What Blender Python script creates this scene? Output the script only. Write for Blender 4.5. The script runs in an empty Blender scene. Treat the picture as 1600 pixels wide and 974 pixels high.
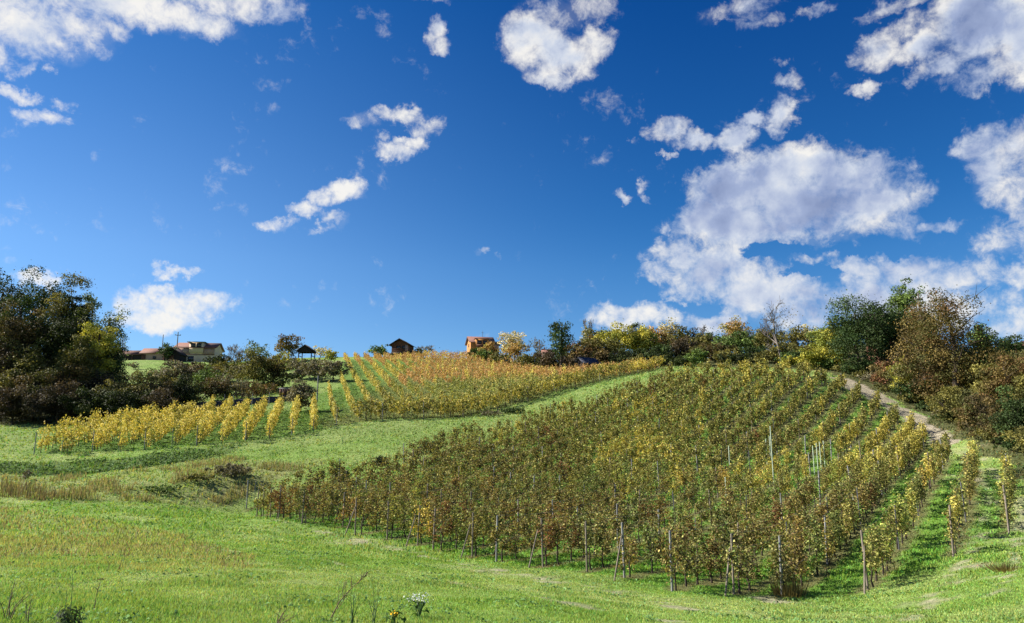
import bpy, math, random
import numpy as np
from mathutils import Vector
rng = np.random.default_rng(7)
random.seed(7)
SC = bpy.context.scene
COL = SC.collection
R = math.radians

# ------------------------------------------------------------------ camera
F = 1142.0                      # focal length in photograph pixels (1600 wide)
PITCH = math.atan(213 / F)
cam = bpy.data.cameras.new('camera')
cam.sensor_width = 36.0
cam.lens = 36.0 * F / 1600.0
cam.clip_start = 0.1
cam.clip_end = 20000
camo = bpy.data.objects.new('camera', cam)
COL.objects.link(camo)
camo.location = (0, 0, 0)
camo.rotation_euler = (math.pi / 2 + PITCH, 0, 0)
SC.camera = camo
SC.view_settings.view_transform = 'Standard'
SC.view_settings.look = 'None'
SC.view_settings.exposure = 1.3
SC.view_settings.gamma = 1.0
SC.render.film_transparent = False
SC.cycles.max_bounces = 6
SC.cycles.transparent_max_bounces = 4
SC.cycles.use_denoising = True


def ray(px, py):
    a = (px - 800) / F
    b = (487 - py) / F
    y = math.cos(PITCH) - math.sin(PITCH) * b
    z = math.sin(PITCH) + math.cos(PITCH) * b
    return a / y, z / y            # X and Z per metre of Y


def P(px, py, d):
    a, z = ray(px, py)
    return a * d, d, z * d


def project(x, y, z):
    x = np.asarray(x, float); y = np.asarray(y, float); z = np.asarray(z, float)
    f = y * math.cos(PITCH) + z * math.sin(PITCH)
    u = -y * math.sin(PITCH) + z * math.cos(PITCH)
    f = np.where(f < .01, .01, f)
    return 800 + F * x / f, 487 - F * u / f


# ------------------------------------------------------------------ sun and sky
SUN_AZ, SUN_EL = R(-79), R(35)      # azimuth from +Y, negative = to the left
sdir = Vector((math.sin(SUN_AZ) * math.cos(SUN_EL), math.cos(SUN_AZ) * math.cos(SUN_EL), math.sin(SUN_EL)))
sun = bpy.data.lights.new('sun', 'SUN')
sun.energy = 5.0
sun.angle = R(0.55)
sun.color = (1.0, 0.93, 0.82)
suno = bpy.data.objects.new('sun', sun)
COL.objects.link(suno)
suno.rotation_euler = sdir.to_track_quat('Z', 'Y').to_euler()
suno.location = (-60, 0, 80)


class NT:
    """small helper for node trees"""
    def __init__(s, tree):
        s.t = tree
        tree.nodes.clear()

    def n(s, typ, ins=None, **props):
        nd = s.t.nodes.new(typ)
        for k, v in props.items():
            setattr(nd, k, v)
        for k, v in (ins or {}).items():
            if isinstance(v, bpy.types.NodeSocket):
                s.t.links.new(v, nd.inputs[k])
            else:
                nd.inputs[k].default_value = v
        return nd

    def m(s, op, a, b=0.0, c=0.0, clamp=False):
        nd = s.n('ShaderNodeMath', {0: a, 1: b, 2: c}, operation=op)
        nd.use_clamp = clamp
        return nd.outputs[0]

    def v(s, op, a, b=(0, 0, 0), c=(0, 0, 0)):
        nd = s.n('ShaderNodeVectorMath', {0: a, 1: b, 2: c}, operation=op)
        return nd.outputs['Value' if op in ('DOT_PRODUCT', 'LENGTH') else 'Vector']

    def noise(s, vec, scale, detail=4, rough=.55, dist=0.0):
        return s.n('ShaderNodeTexNoise', {'Vector': vec, 'Scale': scale, 'Detail': detail, 'Roughness': rough, 'Distortion': dist})

    def mix(s, f, a, b, blend='MIX'):
        nd = s.n('ShaderNodeMix', data_type='RGBA', blend_type=blend)
        for i, x in ((0, f), (6, a), (7, b)):
            if isinstance(x, bpy.types.NodeSocket):
                s.t.links.new(x, nd.inputs[i])
            else:
                nd.inputs[i].default_value = x if i == 0 else (*x[:3], 1)
        return nd.outputs[2]

    def ramp(s, f, stops):
        nd = s.n('ShaderNodeValToRGB', {0: f})
        cr = nd.color_ramp
        while len(cr.elements) < len(stops):
            cr.elements.new(.5)
        for e, (p, c) in zip(cr.elements, stops):
            e.position = p
            e.color = (*c[:3], 1) if len(c) > 1 else (c[0],) * 3 + (1,)
        return nd.outputs[0]

    def smooth(s, f, lo, hi):
        nd = s.n('ShaderNodeMapRange', {0: f, 1: lo, 2: hi, 3: 0.0, 4: 1.0}, interpolation_type='SMOOTHSTEP')
        return nd.outputs[0]


world = bpy.data.worlds.new('World')
SC.world = world
world.use_nodes = True
W = NT(world.node_tree)
tc = W.n('ShaderNodeTexCoord').outputs['Generated']
sky = W.n('ShaderNodeTexSky', sky_type='NISHITA')
sky.sun_disc = False
sky.sun_elevation = SUN_EL
sky.sun_rotation = SUN_AZ
sky.altitude = 300
sky.air_density = 1.0
sky.dust_density = 0.35
sky.ozone_density = 2.5
sep = W.n('ShaderNodeSeparateXYZ', {0: tc})
X_, Y_, Z_ = sep.outputs
az = W.m('ARCTAN2', X_, Y_)
el = W.m('ARCSINE', Z_)
pvec = W.n('ShaderNodeCombineXYZ', {0: az, 1: el, 2: 0.0}).outputs[0]
warp = W.noise(tc, 9.0, 5, .6).outputs['Color']
pw = W.v('MULTIPLY_ADD', W.v('SUBTRACT', warp, (.5, .5, .5)), (.075, .06, 0), pvec)
warp2 = W.noise(tc, 34.0, 5, .65).outputs['Color']
pw = W.v('MULTIPLY_ADD', W.v('SUBTRACT', warp2, (.5, .5, .5)), (.050, .040, 0), pw)


def azel(px, py):
    a, z = ray(px, py)
    return math.atan2(a, 1.0), math.atan2(z, math.hypot(a, 1.0))


# cloud banks: centre, half-size (photograph pixels, turned into sky angles), strength
CL = [(50, 30, 130, 62, 1.3), (180, 0, 190, 42, 1.3), (350, -12, 110, 34, .9), (0, 80, 46, 36, 1), (140, 62, 42, 16, .45), (215, 30, 60, 28, .7),
      (10, 146, 28, 14, .8), (48, 186, 44, 15, .8), (82, 166, 24, 12, .6), (76, 108, 12, 8, .3), (341, 62, 20, 14, .12),
      (676, 58, 18, 24, .7), (690, 82, 20, 16, .6), (832, 60, 44, 42, 1.3), (866, 84, 56, 38, 1.3), (920, 66, 34, 28, .9), (900, 8, 90, 32, .42), (846, 116, 32, 16, .7), (680, 0, 60, 12, .2),
      (566, 184, 30, 16, .7), (602, 170, 24, 13, .65), (636, 170, 26, 14, .75), (664, 192, 26, 20, .8), (648, 218, 24, 16, .8), (616, 236, 34, 17, .9), (600, 212, 16, 10, .4),
      (540, 302, 36, 18, 1.0), (498, 312, 26, 17, .8), (476, 332, 32, 12, .8), (430, 348, 34, 12, .85), (520, 342, 22, 13, .6), (500, 356, 26, 7, .4),
      (215, 466, 44, 24, .95), (245, 494, 70, 20, 1.0), (322, 474, 56, 20, .95), (188, 490, 30, 20, .8), (270, 468, 40, 18, .75), (268, 420, 26, 11, .7), (250, 450, 26, 14, .8), (300, 425, 22, 7, .4), (70, 432, 46, 11, .9),
      (752, 395, 16, 8, .25), (778, 410, 8, 5, .2), (975, 308, 18, 11, .75), (1013, 293, 12, 8, .3), (1018, 306, 10, 8, .2), (1042, 241, 10, 7, .4), (988, 217, 14, 6, .2),
      (1042, 200, 34, 18, .8), (1078, 220, 38, 13, .7), (1105, 214, 20, 10, .4), (1155, 218, 34, 20, .85), (1185, 188, 26, 12, .6), (1230, 186, 20, 26, .7), (1235, 205, 20, 12, .4),
      (1240, 124, 30, 13, .2), (1225, 104, 14, 10, .1), (1160, 12, 80, 24, .5), (1200, 30, 50, 18, .35), (1280, 4, 30, 14, .5), (1368, 80, 44, 32, .85), (1440, 82, 46, 22, .85), (1470, 108, 42, 18, .75),
      (1540, 30, 90, 66, 1.5), (1600, 60, 60, 60, 1.5), (1420, 40, 44, 26, .5), (1530, 118, 70, 20, .7), (1352, 138, 22, 10, .4), (1395, 6, 80, 18, .6),
      (1545, 230, 46, 40, 1.0), (1560, 280, 42, 60, 1.1), (1600, 240, 44, 60, 1.0), (1552, 372, 40, 30, .9), (1600, 350, 50, 56, .8), (1488, 345, 50, 12, .15),
      (1150, 292, 80, 42, 1.5), (1215, 282, 130, 42, 1.7), (1262, 320, 150, 56, 1.9), (1310, 280, 90, 34, 1.2), (1345, 310, 80, 44, 1.3), (1100, 335, 46, 34, 1.3), (1395, 278, 40, 20, .55), (1160, 345, 110, 40, 1.6),
      (1042, 362, 18, 12, .8), (1034, 388, 24, 13, .8), (1030, 424, 36, 16, .9), (1070, 404, 60, 34, 1.1), (1120, 420, 80, 38, 1.3), (1090, 450, 50, 18, .8), (1200, 460, 90, 40, 1.2), (1262, 404, 34, 9, .6),
      (1330, 412, 60, 18, .7), (1400, 420, 90, 30, .95), (1370, 470, 140, 40, 1.1), (1500, 430, 80, 34, .8), (1480, 480, 120, 34, .9), (1240, 492, 80, 30, 1.0), (1415, 340, 40, 30, .35), (1220, 440, 60, 20, .9),
      (992, 490, 54, 22, 1.0), (1128, 502, 54, 16, .9), (1060, 470, 16, 9, .4), (1590, 500, 50, 24, .7), (1600, 420, 50, 26, .8)]
HOLES = [(1215, 392, 46, 9, 1.9), (1180, 384, 30, 6, .8), (1265, 422, 44, 8, 1.4), (1085, 478, 60, 9, .9), (1340, 388, 60, 9, .9), (1420, 384, 70, 12, .7), (624, 200, 17, 9, .9)]


def blob(c, pv):
    px, py, rx, ry, s = c
    a0, e0 = azel(px, py)
    a1, _ = azel(px + rx, py)
    _, e1 = azel(px, py - ry)
    ia, ie = 1 / max(.004, a1 - a0), 1 / max(.004, e1 - e0)
    q = W.v('MULTIPLY_ADD', pv, (ia, ie, 0), (-a0 * ia, -e0 * ie, 0))
    dd = W.v('DOT_PRODUCT', q, q)
    return W.m('MAXIMUM', W.m('MULTIPLY_ADD', dd, -.62 - s * .38, s + .05), -1.0)


e = None
for c in CL:
    b = blob(c, pw)
    e = b if e is None else W.n('ShaderNodeMath', {0: e, 1: b, 2: .25}, operation='SMOOTH_MAX').outputs[0]
for c in HOLES:
    h = W.m('MAXIMUM', blob(c, pw), 0.0)
    e = W.m('SUBTRACT', e, h)
# the rest of the sky carries scattered cloud of the same kind
out_side = W.m('MAXIMUM', W.smooth(W.m('ABSOLUTE', az), .68, .86), W.smooth(el, .62, .74))
low = W.noise(tc, 2.6, 2, .5).outputs[0]
e_out = W.m('MULTIPLY_ADD', low, 7.0, -4.0)
e = W.m('ADD', W.m('MULTIPLY', e, W.m('SUBTRACT', 1.0, out_side)), W.m('MULTIPLY', W.m('MINIMUM', e_out, 1.0), out_side))


def billow(vec, sc, det):
    """puffy relief: rounded cells at several sizes, softened by fine noise"""
    wv = W.v('MULTIPLY_ADD', W.v('SUBTRACT', W.noise(vec, sc * .9, 3, .55).outputs['Color'], (.5, .5, .5)), (.9 / sc,) * 3, vec)
    vo = W.n('ShaderNodeTexVoronoi', {'Vector': wv, 'Scale': sc, 'Detail': det, 'Roughness': .55, 'Lacunarity': 2.3}, feature='F1', normalize=True)
    a = W.m('SUBTRACT', 1.0, vo.outputs['Distance'])
    n_ = W.noise(vec, sc * 1.1, 8, .62).outputs[0]
    return W.m('ADD', W.m('MULTIPLY', a, .55), W.m('MULTIPLY', n_, .75))


nz = billow(tc, 19.0, 3.0)
nz2 = billow(W.v('ADD', tc, tuple(sdir * .012)), 19.0, 2.0)
big = W.noise(tc, 8.0, 3, .5).outputs[0]
big2 = W.noise(W.v('ADD', tc, tuple(sdir * .035)), 8.0, 3, .5).outputs[0]
ee = W.m('MINIMUM', e, 1.9)
side = W.smooth(az, -.35, .30)                                                  # away from the sun the grey undersides show
fine = W.noise(tc, 46.0, 6, .68, .4).outputs[0]
mid_ = W.noise(W.v('ADD', tc, (3.1, 1.7, 5.3)), 11.0, 5, .62, .5).outputs[0]
nsum = W.m('ADD', W.m('MULTIPLY_ADD', nz, 2.2, -1.55), W.m('ADD', W.m('MULTIPLY_ADD', fine, 2.6, -1.3), W.m('MULTIPLY_ADD', mid_, 3.4, -1.75)))
dsum = W.m('ADD', ee, nsum)
dens = W.smooth(dsum, -.3, 1.6)
wisp = W.noise(W.v('MULTIPLY', tc, (1, 1, 2.2)), 7.0, 6, .65).outputs[0]
veil = W.m('MULTIPLY', W.smooth(W.m('ADD', e, W.m('MULTIPLY_ADD', wisp, 2.0, -.85)), -.1, 1.1), .12)
dens = W.m('MAXIMUM', dens, veil)
dens = W.m('MULTIPLY', dens, .96)
lit = W.m('ADD', W.m('MULTIPLY_ADD', W.m('SUBTRACT', nz, nz2), .8, .90), W.m('MULTIPLY', W.m('SUBTRACT', big, big2), 2.2))
core = W.smooth(W.m('ADD', e, W.m('MULTIPLY_ADD', big, 2.0, -1.0)), .35, 1.6)   # thick parts turn grey
lit = W.m('SUBTRACT', lit, W.m('MULTIPLY', core, W.m('MULTIPLY_ADD', side, .44, .02)))
lit = W.m('SUBTRACT', lit, W.m('MULTIPLY', side, .10))
ccol = W.ramp(lit, [(0, (.26, .33, .54)), (.3, (.38, .46, .68)), (.6, (.66, .72, .84)), (.88, (.97, .95, .91))])
# blue gets deeper and purer than the bare sky model
hs = W.n('ShaderNodeHueSaturation', {'Hue': .5, 'Saturation': 1.0, 'Value': 1.0, 'Fac': 1.0, 'Color': sky.outputs[0]}).outputs[0]
grade = W.ramp(Z_, [(0, (.60, .80, 1.05)), (.24, (.52, .79, 1.06)), (.40, (.30, .63, .97)), (.58, (.08, .46, .88)), (.85, (.04, .38, .80))])
deep = W.ramp(W.m('MULTIPLY', W.smooth(az, -.55, .30), W.smooth(Z_, -.02, .34)), [(0, (1, 1, 1)), (1, (.30, .70, .88))])
skyc = W.mix(1.0, W.mix(1.0, hs, grade, 'MULTIPLY'), deep, 'MULTIPLY')
bgs = W.n('ShaderNodeBackground', {0: skyc, 1: .0535})
bgc = W.n('ShaderNodeBackground', {0: ccol, 1: .40})
mx = W.n('ShaderNodeMixShader', {0: dens, 1: bgs.outputs[0], 2: bgc.outputs[0]})
W.n('ShaderNodeOutputWorld', {0: mx.outputs[0]})
world.cycles.sampling_method = 'MANUAL'
world.cycles.sample_map_resolution = 512


# ------------------------------------------------------------------ numpy helpers
def hash2(i, j, s):
    h = (i * 374761393 + j * 668265263 + s * 1442695041) & 0xffffffff
    h = ((h ^ (h >> 13)) * 1274126177) & 0xffffffff
    return ((h ^ (h >> 16)) & 0xffff) / 65535.0


def vnoise(x, y, s=0):
    x = np.asarray(x, float); y = np.asarray(y, float)
    i = np.floor(x).astype(np.int64); j = np.floor(y).astype(np.int64)
    u = x - i; v = y - j
    u = u * u * (3 - 2 * u); v = v * v * (3 - 2 * v)
    a = hash2(i, j, s); b = hash2(i + 1, j, s); c = hash2(i, j + 1, s); d = hash2(i + 1, j + 1, s)
    return (a * (1 - u) + b * u) * (1 - v) + (c * (1 - u) + d * u) * v


def fbm(x, y, s=0, o=4):
    t = 0; a = .5; n = 0
    for k in range(o):
        t = t + a * vnoise(np.asarray(x) * 2 ** k, np.asarray(y) * 2 ** k, s + k); n += a; a *= .5
    return t / n


def sstep(x, a, b):
    t = np.clip((x - a) / (b - a), 0, 1)
    return t * t * (3 - 2 * t)


def inpoly(x, y, poly):
    x = np.asarray(x); y = np.asarray(y)
    r = np.zeros(x.shape, bool)
    n = len(poly)
    for k in range(n):
        x1, y1 = poly[k][:2]; x2, y2 = poly[(k + 1) % n][:2]
        c = ((y1 > y) != (y2 > y))
        with np.errstate(divide='ignore', invalid='ignore'):
            r ^= c & (x < (x2 - x1) * (y - y1) / (y2 - y1 + 1e-12) + x1)
    return r


def mesh_np(name, verts, faces, cols=None, mat=None, smooth=False):
    """verts Nx3, faces MxK (all the same K)"""
    me = bpy.data.meshes.new(name)
    verts = np.ascontiguousarray(verts, np.float32); faces = np.ascontiguousarray(faces, np.int32)
    k = faces.shape[1]
    me.vertices.add(len(verts)); me.vertices.foreach_set('co', verts.ravel())
    me.loops.add(faces.size); me.loops.foreach_set('vertex_index', faces.ravel())
    me.polygons.add(len(faces)); me.polygons.foreach_set('loop_start', np.arange(0, faces.size, k, dtype=np.int32))
    me.update(calc_edges=True)
    if cols is not None:
        at = me.color_attributes.new('Col', 'FLOAT_COLOR', 'POINT')
        cc = np.ones((len(verts), 4), np.float32); cc[:, :3] = cols
        at.data.foreach_set('color', cc.ravel())
    if smooth:
        me.polygons.foreach_set('use_smooth', np.ones(len(faces), bool))
    if mat:
        me.materials.append(mat)
    return me


def link(name, me, parent=None, loc=None):
    o = bpy.data.objects.new(name, me)
    COL.objects.link(o)
    if parent is not None:
        o.parent = parent
    if loc is not None:
        o.location = loc
    return o


USED = set()


def tag(o, label=None, cat=None, group=None, kind=None):
    if label: o['label'] = label
    if cat: o['category'] = cat
    if group: o['group'] = group
    if kind: o['kind'] = kind
    return o


def unit(v):
    return v / np.maximum(1e-9, np.linalg.norm(v, axis=-1, keepdims=True))


def leaf_quads(c, n, size, asp=.62, fold=.18):
    """diamond leaves with a slight fold"""
    N = len(c)
    n = unit(n)
    t = unit(np.cross(n, rng.normal(size=(N, 3))))
    b = np.cross(n, t)
    s = np.asarray(size).reshape(-1, 1) * np.ones((N, 1))
    v = np.empty((N, 4, 3))
    v[:, 0] = c - t * s * .5
    v[:, 1] = c + b * s * .5 * asp + n * s * fold + t * s * .08
    v[:, 2] = c + t * s * .5
    v[:, 3] = c - b * s * .5 * asp + n * s * fold + t * s * .08
    return v.reshape(-1, 3), np.arange(4 * N).reshape(N, 4)


def tubes(lines, sides=5):
    """lines: list of (points Kx3, radii K) -> verts, quad faces"""
    V = []; Fc = []; off = 0
    for pts, rad in lines:
        pts = np.asarray(pts, float); rad = np.asarray(rad, float); K = len(pts)
        d = np.gradient(pts, axis=0); d = unit(d)
        ref = np.array([1., .1, 0]) if abs(d[0, 2]) > .7 else np.array([0, 0, 1.])
        a = unit(np.cross(d, ref)); b = np.cross(d, a)
        an = np.arange(sides) * 2 * math.pi / sides
        ring = pts[:, None] + rad[:, None, None] * (a[:, None] * np.cos(an)[None, :, None] + b[:, None] * np.sin(an)[None, :, None])
        V.append(ring.reshape(-1, 3))
        i = np.arange(K - 1)[:, None] * sides + np.arange(sides)[None]
        j = np.arange(K - 1)[:, None] * sides + (np.arange(sides)[None] + 1) % sides
        Fc.append(np.stack([i, j, j + sides, i + sides], -1).reshape(-1, 4) + off)
        # cap the top
        off += K * sides
    return np.concatenate(V), np.concatenate(Fc)


# ------------------------------------------------------------------ materials
def mat_new(name):
    m = bpy.data.materials.new(name)
    m.use_nodes = True
    return m, NT(m.node_tree)


def mat_leaf(name, trans=.35, rough=.6, spec=.25):
    m, t = mat_new(name)
    col = t.n('ShaderNodeAttribute', attribute_name='Col').outputs['Color']
    oi = t.n('ShaderNodeObjectInfo')
    c = t.mix(1.0, col, oi.outputs['Color'], 'MULTIPLY')
    p = t.n('ShaderNodeBsdfPrincipled', {'Base Color': c, 'Roughness': rough, 'Specular IOR Level': spec})
    tr = t.n('ShaderNodeBsdfTranslucent', {0: t.mix(1.0, c, (1.15, 1.1, .6), 'MULTIPLY')})
    mx = t.n('ShaderNodeMixShader', {0: trans, 1: p.outputs[0], 2: tr.outputs[0]})
    t.n('ShaderNodeOutputMaterial', {0: mx.outputs[0]})
    return m


def mat_simple(name, c1, c2=None, scale=3.0, rough=.85, bump=0.0, stretch=(1, 1, 1), spec=.3, detail=5):
    m, t = mat_new(name)
    co = t.n('ShaderNodeTexCoord').outputs['Object']
    mp = t.n('ShaderNodeMapping', {0: co, 3: stretch}).outputs[0]
    nz = t.noise(mp, scale, detail, .6).outputs[0]
    c = t.mix(t.smooth(nz, .3, .7), c1, c2 or tuple(x * .7 for x in c1))
    p = t.n('ShaderNodeBsdfPrincipled', {'Base Color': c, 'Roughness': rough, 'Specular IOR Level': spec})
    if bump:
        b = t.n('ShaderNodeBump', {'Height': nz, 'Strength': bump, 'Distance': .02})
        t.t.links.new(b.outputs[0], p.inputs['Normal'])
    t.n('ShaderNodeOutputMaterial', {0: p.outputs[0]})
    return m


M_LEAF = mat_leaf('leaf', .22, .7, .15)
M_GRASS = mat_leaf('grass_blade', .3, .75, .12)
M_BARK = mat_simple('bark', (.075, .055, .042), (.035, .028, .022), 6, .95, .6, (1, 1, .25))
M_TWIG = mat_simple('pale_twig', (.20, .17, .15), (.12, .10, .09), 6, .95, .3, (1, 1, .3))
M_VINEWOOD = mat_simple('vine_bark', (.06, .045, .035), (.025, .02, .016), 20, .95, .7, (1, 1, .3))
M_POST = mat_simple('weathered_post', (.24, .24, .235), (.12, .12, .12), 9, .85, .4, (1, 1, .2))
M_WOODPOST = mat_simple('brown_post', (.21, .175, .14), (.12, .10, .08), 9, .9, .4, (1, 1, .2))
M_STAKE = mat_simple('pale_stake', (.45, .52, .40), (.34, .42, .32), 9, .7)
M_PLASTER_Y = mat_simple('beige_plaster', (.66, .50, .36), (.56, .42, .30), .8, .9)
M_PLASTER_P = mat_simple('pink_plaster', (.42, .27, .22), (.34, .22, .18), .8, .9)
M_PLASTER_W = mat_simple('white_plaster', (.62, .56, .50), (.5, .45, .4), .8, .9)
M_ORANGE = mat_simple('orange_plaster', (.46, .22, .075), (.38, .17, .055), .9, .9)
M_ROOF = mat_simple('red_brown_roof', (.20, .095, .07), (.12, .06, .048), 2.5, .85, .5, (1, 6, 1))
M_DARK = mat_simple('dark_timber', (.030, .022, .022), (.018, .014, .015), 3, .9)
M_BROWNWOOD = mat_simple('brown_timber', (.14, .060, .035), (.09, .04, .025), 4, .85, .2, (6, 6, 1))
M_GLASS = mat_simple('window_glass', (.035, .045, .06), (.025, .03, .04), 1, .12, spec=.6)
M_FRAME = mat_simple('window_frame', (.07, .05, .04), (.05, .035, .03), 4, .7)
M_METAL = mat_simple('dull_metal', (.12, .12, .13), (.08, .08, .085), 5, .5)

# ------------------------------------------------------------------ terrain
CP = [(385, 795, 48), (451, 815, 42), (523, 825, 38.5), (622, 849, 34.5), (710, 866, 31.5), (819, 884, 28), (897, 892, 27),
      (972, 902, 26), (1048, 922, 24), (1215, 935, 22.5), (1355, 925, 23), (1490, 868, 27), (1575, 830, 29.5),
      (1578, 765, 36), (1530, 738, 41), (1485, 722, 47), (1447, 695, 55), (1415, 668, 61), (1383, 648, 66), (1357, 630, 70),
      (1320, 612, 74), (1290, 600, 77), (1260, 588, 80), (1180, 582, 84), (1100, 583, 87), (1000, 592, 92), (950, 608, 89),
      (830, 652, 75), (700, 692, 64), (560, 735, 55.5), (470, 762, 51),
      (830, 625, 90), (725, 652, 82), (580, 657, 76), (502, 672, 72), (900, 605, 100), (1040, 575, 118),
      (540, 568, 156), (700, 560, 168), (620, 562, 170), (830, 582, 142), (640, 600, 118), (740, 600, 115), (540, 610, 112), (760, 563, 172),
      (628, 558, 182), (310, 567, 190), (225, 563, 185), (170, 566, 170), (230, 582, 150), (150, 655, 90), (320, 636, 97), (440, 612, 115), (0, 663, 85),
      (470, 600, 125), (380, 575, 165), (470, 560, 180),
      (1150, 573, 104), (1280, 574, 96), (1330, 600, 82), (1400, 635, 71), (1440, 660, 63), (1500, 700, 51), (1600, 745, 39),
      (1450, 618, 76), (1600, 612, 72), (1600, 570, 105), (1400, 540, 112), (1600, 680, 49),
      (1600, 900, 19), (1600, 974, 13.5), (1400, 974, 14.5), (1200, 974, 13), (800, 974, 9), (400, 974, 8.2), (0, 974, 7.5), (1400, 950, 18.5),
      (1100, 950, 18.5), (900, 920, 21), (700, 890, 25), (500, 870, 25), (300, 860, 24), (0, 860, 22), (0, 788, 40), (200, 792, 42), (400, 812, 40),
      (100, 743, 52), (100, 720, 57), (30, 712, 59), (300, 728, 56), (300, 708, 60), (180, 705, 62), (390, 688, 68), (300, 752, 50), (500, 722, 58),
      (60, 675, 76), (300, 650, 88), (440, 640, 95), (-200, 700, 62), (-200, 790, 40)]
pts = [P(*c) for c in CP]
pts += [(0, 0, -1.7), (-8, -4, -1.5), (8, -4, -2.2), (-20, 5, -2.0), (22, 4, -3.3), (0, -40, 0), (-70, -20, -1), (70, -20, -3), (60, 30, -.5),
        (-120, 90, 6), (110, 60, 6), (130, 130, 16), (-110, 170, 18), (-60, 230, 23), (0, 230, 23), (60, 220, 20), (120, 220, 18),
        (0, 330, 18), (-200, 330, 16), (200, 330, 16), (-260, 60, 4), (260, 60, 4), (0, -200, 0), (-220, -150, 0), (220, -150, 0)]
pts = np.array(pts)


def tps_fit(p, lam):
    n = len(p); s = 50.0
    xy = p[:, :2] / s
    d = np.linalg.norm(xy[:, None] - xy[None], axis=2)
    with np.errstate(divide='ignore', invalid='ignore'):
        K = np.where(d > 0, d * d * np.log(d), 0)
    K += np.eye(n) * lam
    Q = np.c_[np.ones(n), xy]
    A = np.block([[K, Q], [Q.T, np.zeros((3, 3))]])
    w = np.linalg.solve(A, np.r_[p[:, 2], np.zeros(3)])
    return xy, w, s


TX, TW, TS = tps_fit(pts, 2e-4)


def tps(x, y):
    x = np.asarray(x, float) / TS; y = np.asarray(y, float) / TS
    out = TW[-3] + TW[-2] * x + TW[-1] * y
    for (cx, cy), w in zip(TX, TW[:-3]):
        d2 = (x - cx) ** 2 + (y - cy) ** 2 + 1e-12
        out = out + w * .5 * d2 * np.log(d2)
    return out


def axis(segs):
    a = [segs[0][0]]
    for lo, hi, st in segs:
        n = max(1, int(round((hi - lo) / st)))
        a += list(np.linspace(lo, hi, n + 1)[1:])
    return np.array(a)


gx = axis([(-6000, -1000, 1000), (-1000, -300, 70), (-300, -100, 8), (-100, -45, 1.2), (-45, 55, .45), (55, 110, 1.2), (110, 300, 8), (300, 1000, 70), (1000, 6000, 1000)])
gy = axis([(-3000, -300, 300), (-300, -40, 20), (-40, 4, 2), (4, 30, .3), (30, 100, .5), (100, 190, 1.0), (190, 320, 5), (320, 1000, 60), (1000, 9000, 1000)])
GX, GY = np.meshgrid(gx, gy)
rr = np.hypot(GX, GY - 60)
bl = sstep(rr, 230, 420)
GZ = tps(np.clip(GX, -420, 420), np.clip(GY, -300, 420)) * (1 - bl) + 8.0 * bl * np.exp(-rr / 4000) - 6 * bl
near = 1 - sstep(np.hypot(GX, GY), 90, 200)
GZ = GZ + ((fbm(GX / 5, GY / 5, 3) - .5) * .30 + (fbm(GX / 1.1, GY / 1.1, 9, 3) - .5) * .17) * near * (sstep(np.hypot(GX, GY), 2, 14))


def zt(x, y):
    x = np.asarray(x, float); y = np.asarray(y, float)
    i = np.clip(np.searchsorted(gx, x) - 1, 0, len(gx) - 2); j = np.clip(np.searchsorted(gy, y) - 1, 0, len(gy) - 2)
    u = (x - gx[i]) / (gx[i + 1] - gx[i]); v = (y - gy[j]) / (gy[j + 1] - gy[j])
    return (GZ[j, i] * (1 - u) + GZ[j, i + 1] * u) * (1 - v) + (GZ[j + 1, i] * (1 - u) + GZ[j + 1, i + 1] * u) * v


DD = np.arange(5, 260, .2)


def hit(px, py, dmin=5):
    """where the view ray through a photograph pixel meets the ground"""
    a, z = ray(px, py)
    D = DD[DD >= dmin]
    g = zt(a * D, D) - z * D
    k = np.nonzero(g > 0)[0]
    d = D[k[0]] if len(k) else D[np.argmin(-g)]
    return a * d, d


def worldpoly(pl, dmin=5):
    return [hit(a, b, dmin) for a, b in pl]


ROW_U = np.array([.576, .817])        # direction of the rows in the near vineyard
ROW_N = np.array([.817, -.576])
ROW_U2 = unit(np.array([[-.276, 1.0]]))[0]     # rows of the yellow blocks on the left and the hill
ROW_N2 = np.array([ROW_U2[1], -ROW_U2[0]])

Z_NEAR = worldpoly([(385, 797), (451, 815), (523, 826), (622, 850), (710, 867), (819, 886), (897, 894), (972, 904), (1048, 924), (1215, 937), (1355, 927),
                    (1490, 870), (1577, 832), (1582, 762), (1532, 737), (1488, 720), (1450, 693), (1418, 666), (1386, 646), (1360, 629),
                    (1323, 611), (1293, 599), (1264, 588), (1180, 586), (1100, 589), (1040, 598), (960, 625), (880, 654), (830, 670), (760, 688), (685, 710), (606, 738), (543, 756), (470, 769), (400, 787)])
Z_LEFT = worldpoly([(28, 714), (180, 706), (290, 698), (390, 689), (505, 673), (500, 640), (440, 643), (330, 648), (240, 658), (130, 676), (60, 694)])
HILL = [P(512, 662, 73)[:2], P(580, 657, 76)[:2], P(725, 652, 82)[:2], P(830, 625, 90)[:2], P(900, 605, 100)[:2], P(1040, 575, 118)[:2],
        P(1020, 570, 124)[:2], P(880, 572, 138)[:2], P(830, 565, 150)[:2], P(800, 553, 172)[:2], P(700, 549, 176)[:2], P(536, 555, 170)[:2], P(530, 590, 115)[:2], P(490, 590, 108)[:2], P(492, 655, 78)[:2]]
Z_DRY = worldpoly([(-60, 788), (60, 797), (150, 815), (270, 835), (360, 862), (410, 885), (340, 905), (200, 898), (90, 885), (-60, 890)])
Z_TRACK = worldpoly([(1296, 590), (1330, 592), (1372, 612), (1405, 634), (1450, 656), (1502, 690), (1475, 702), (1440, 680), (1412, 655), (1385, 636), (1350, 618), (1310, 602)])
Z_DITCH = worldpoly([(-60, 722), (100, 724), (200, 716), (320, 701), (390, 695), (345, 712), (250, 728), (130, 742), (-60, 742)])
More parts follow.
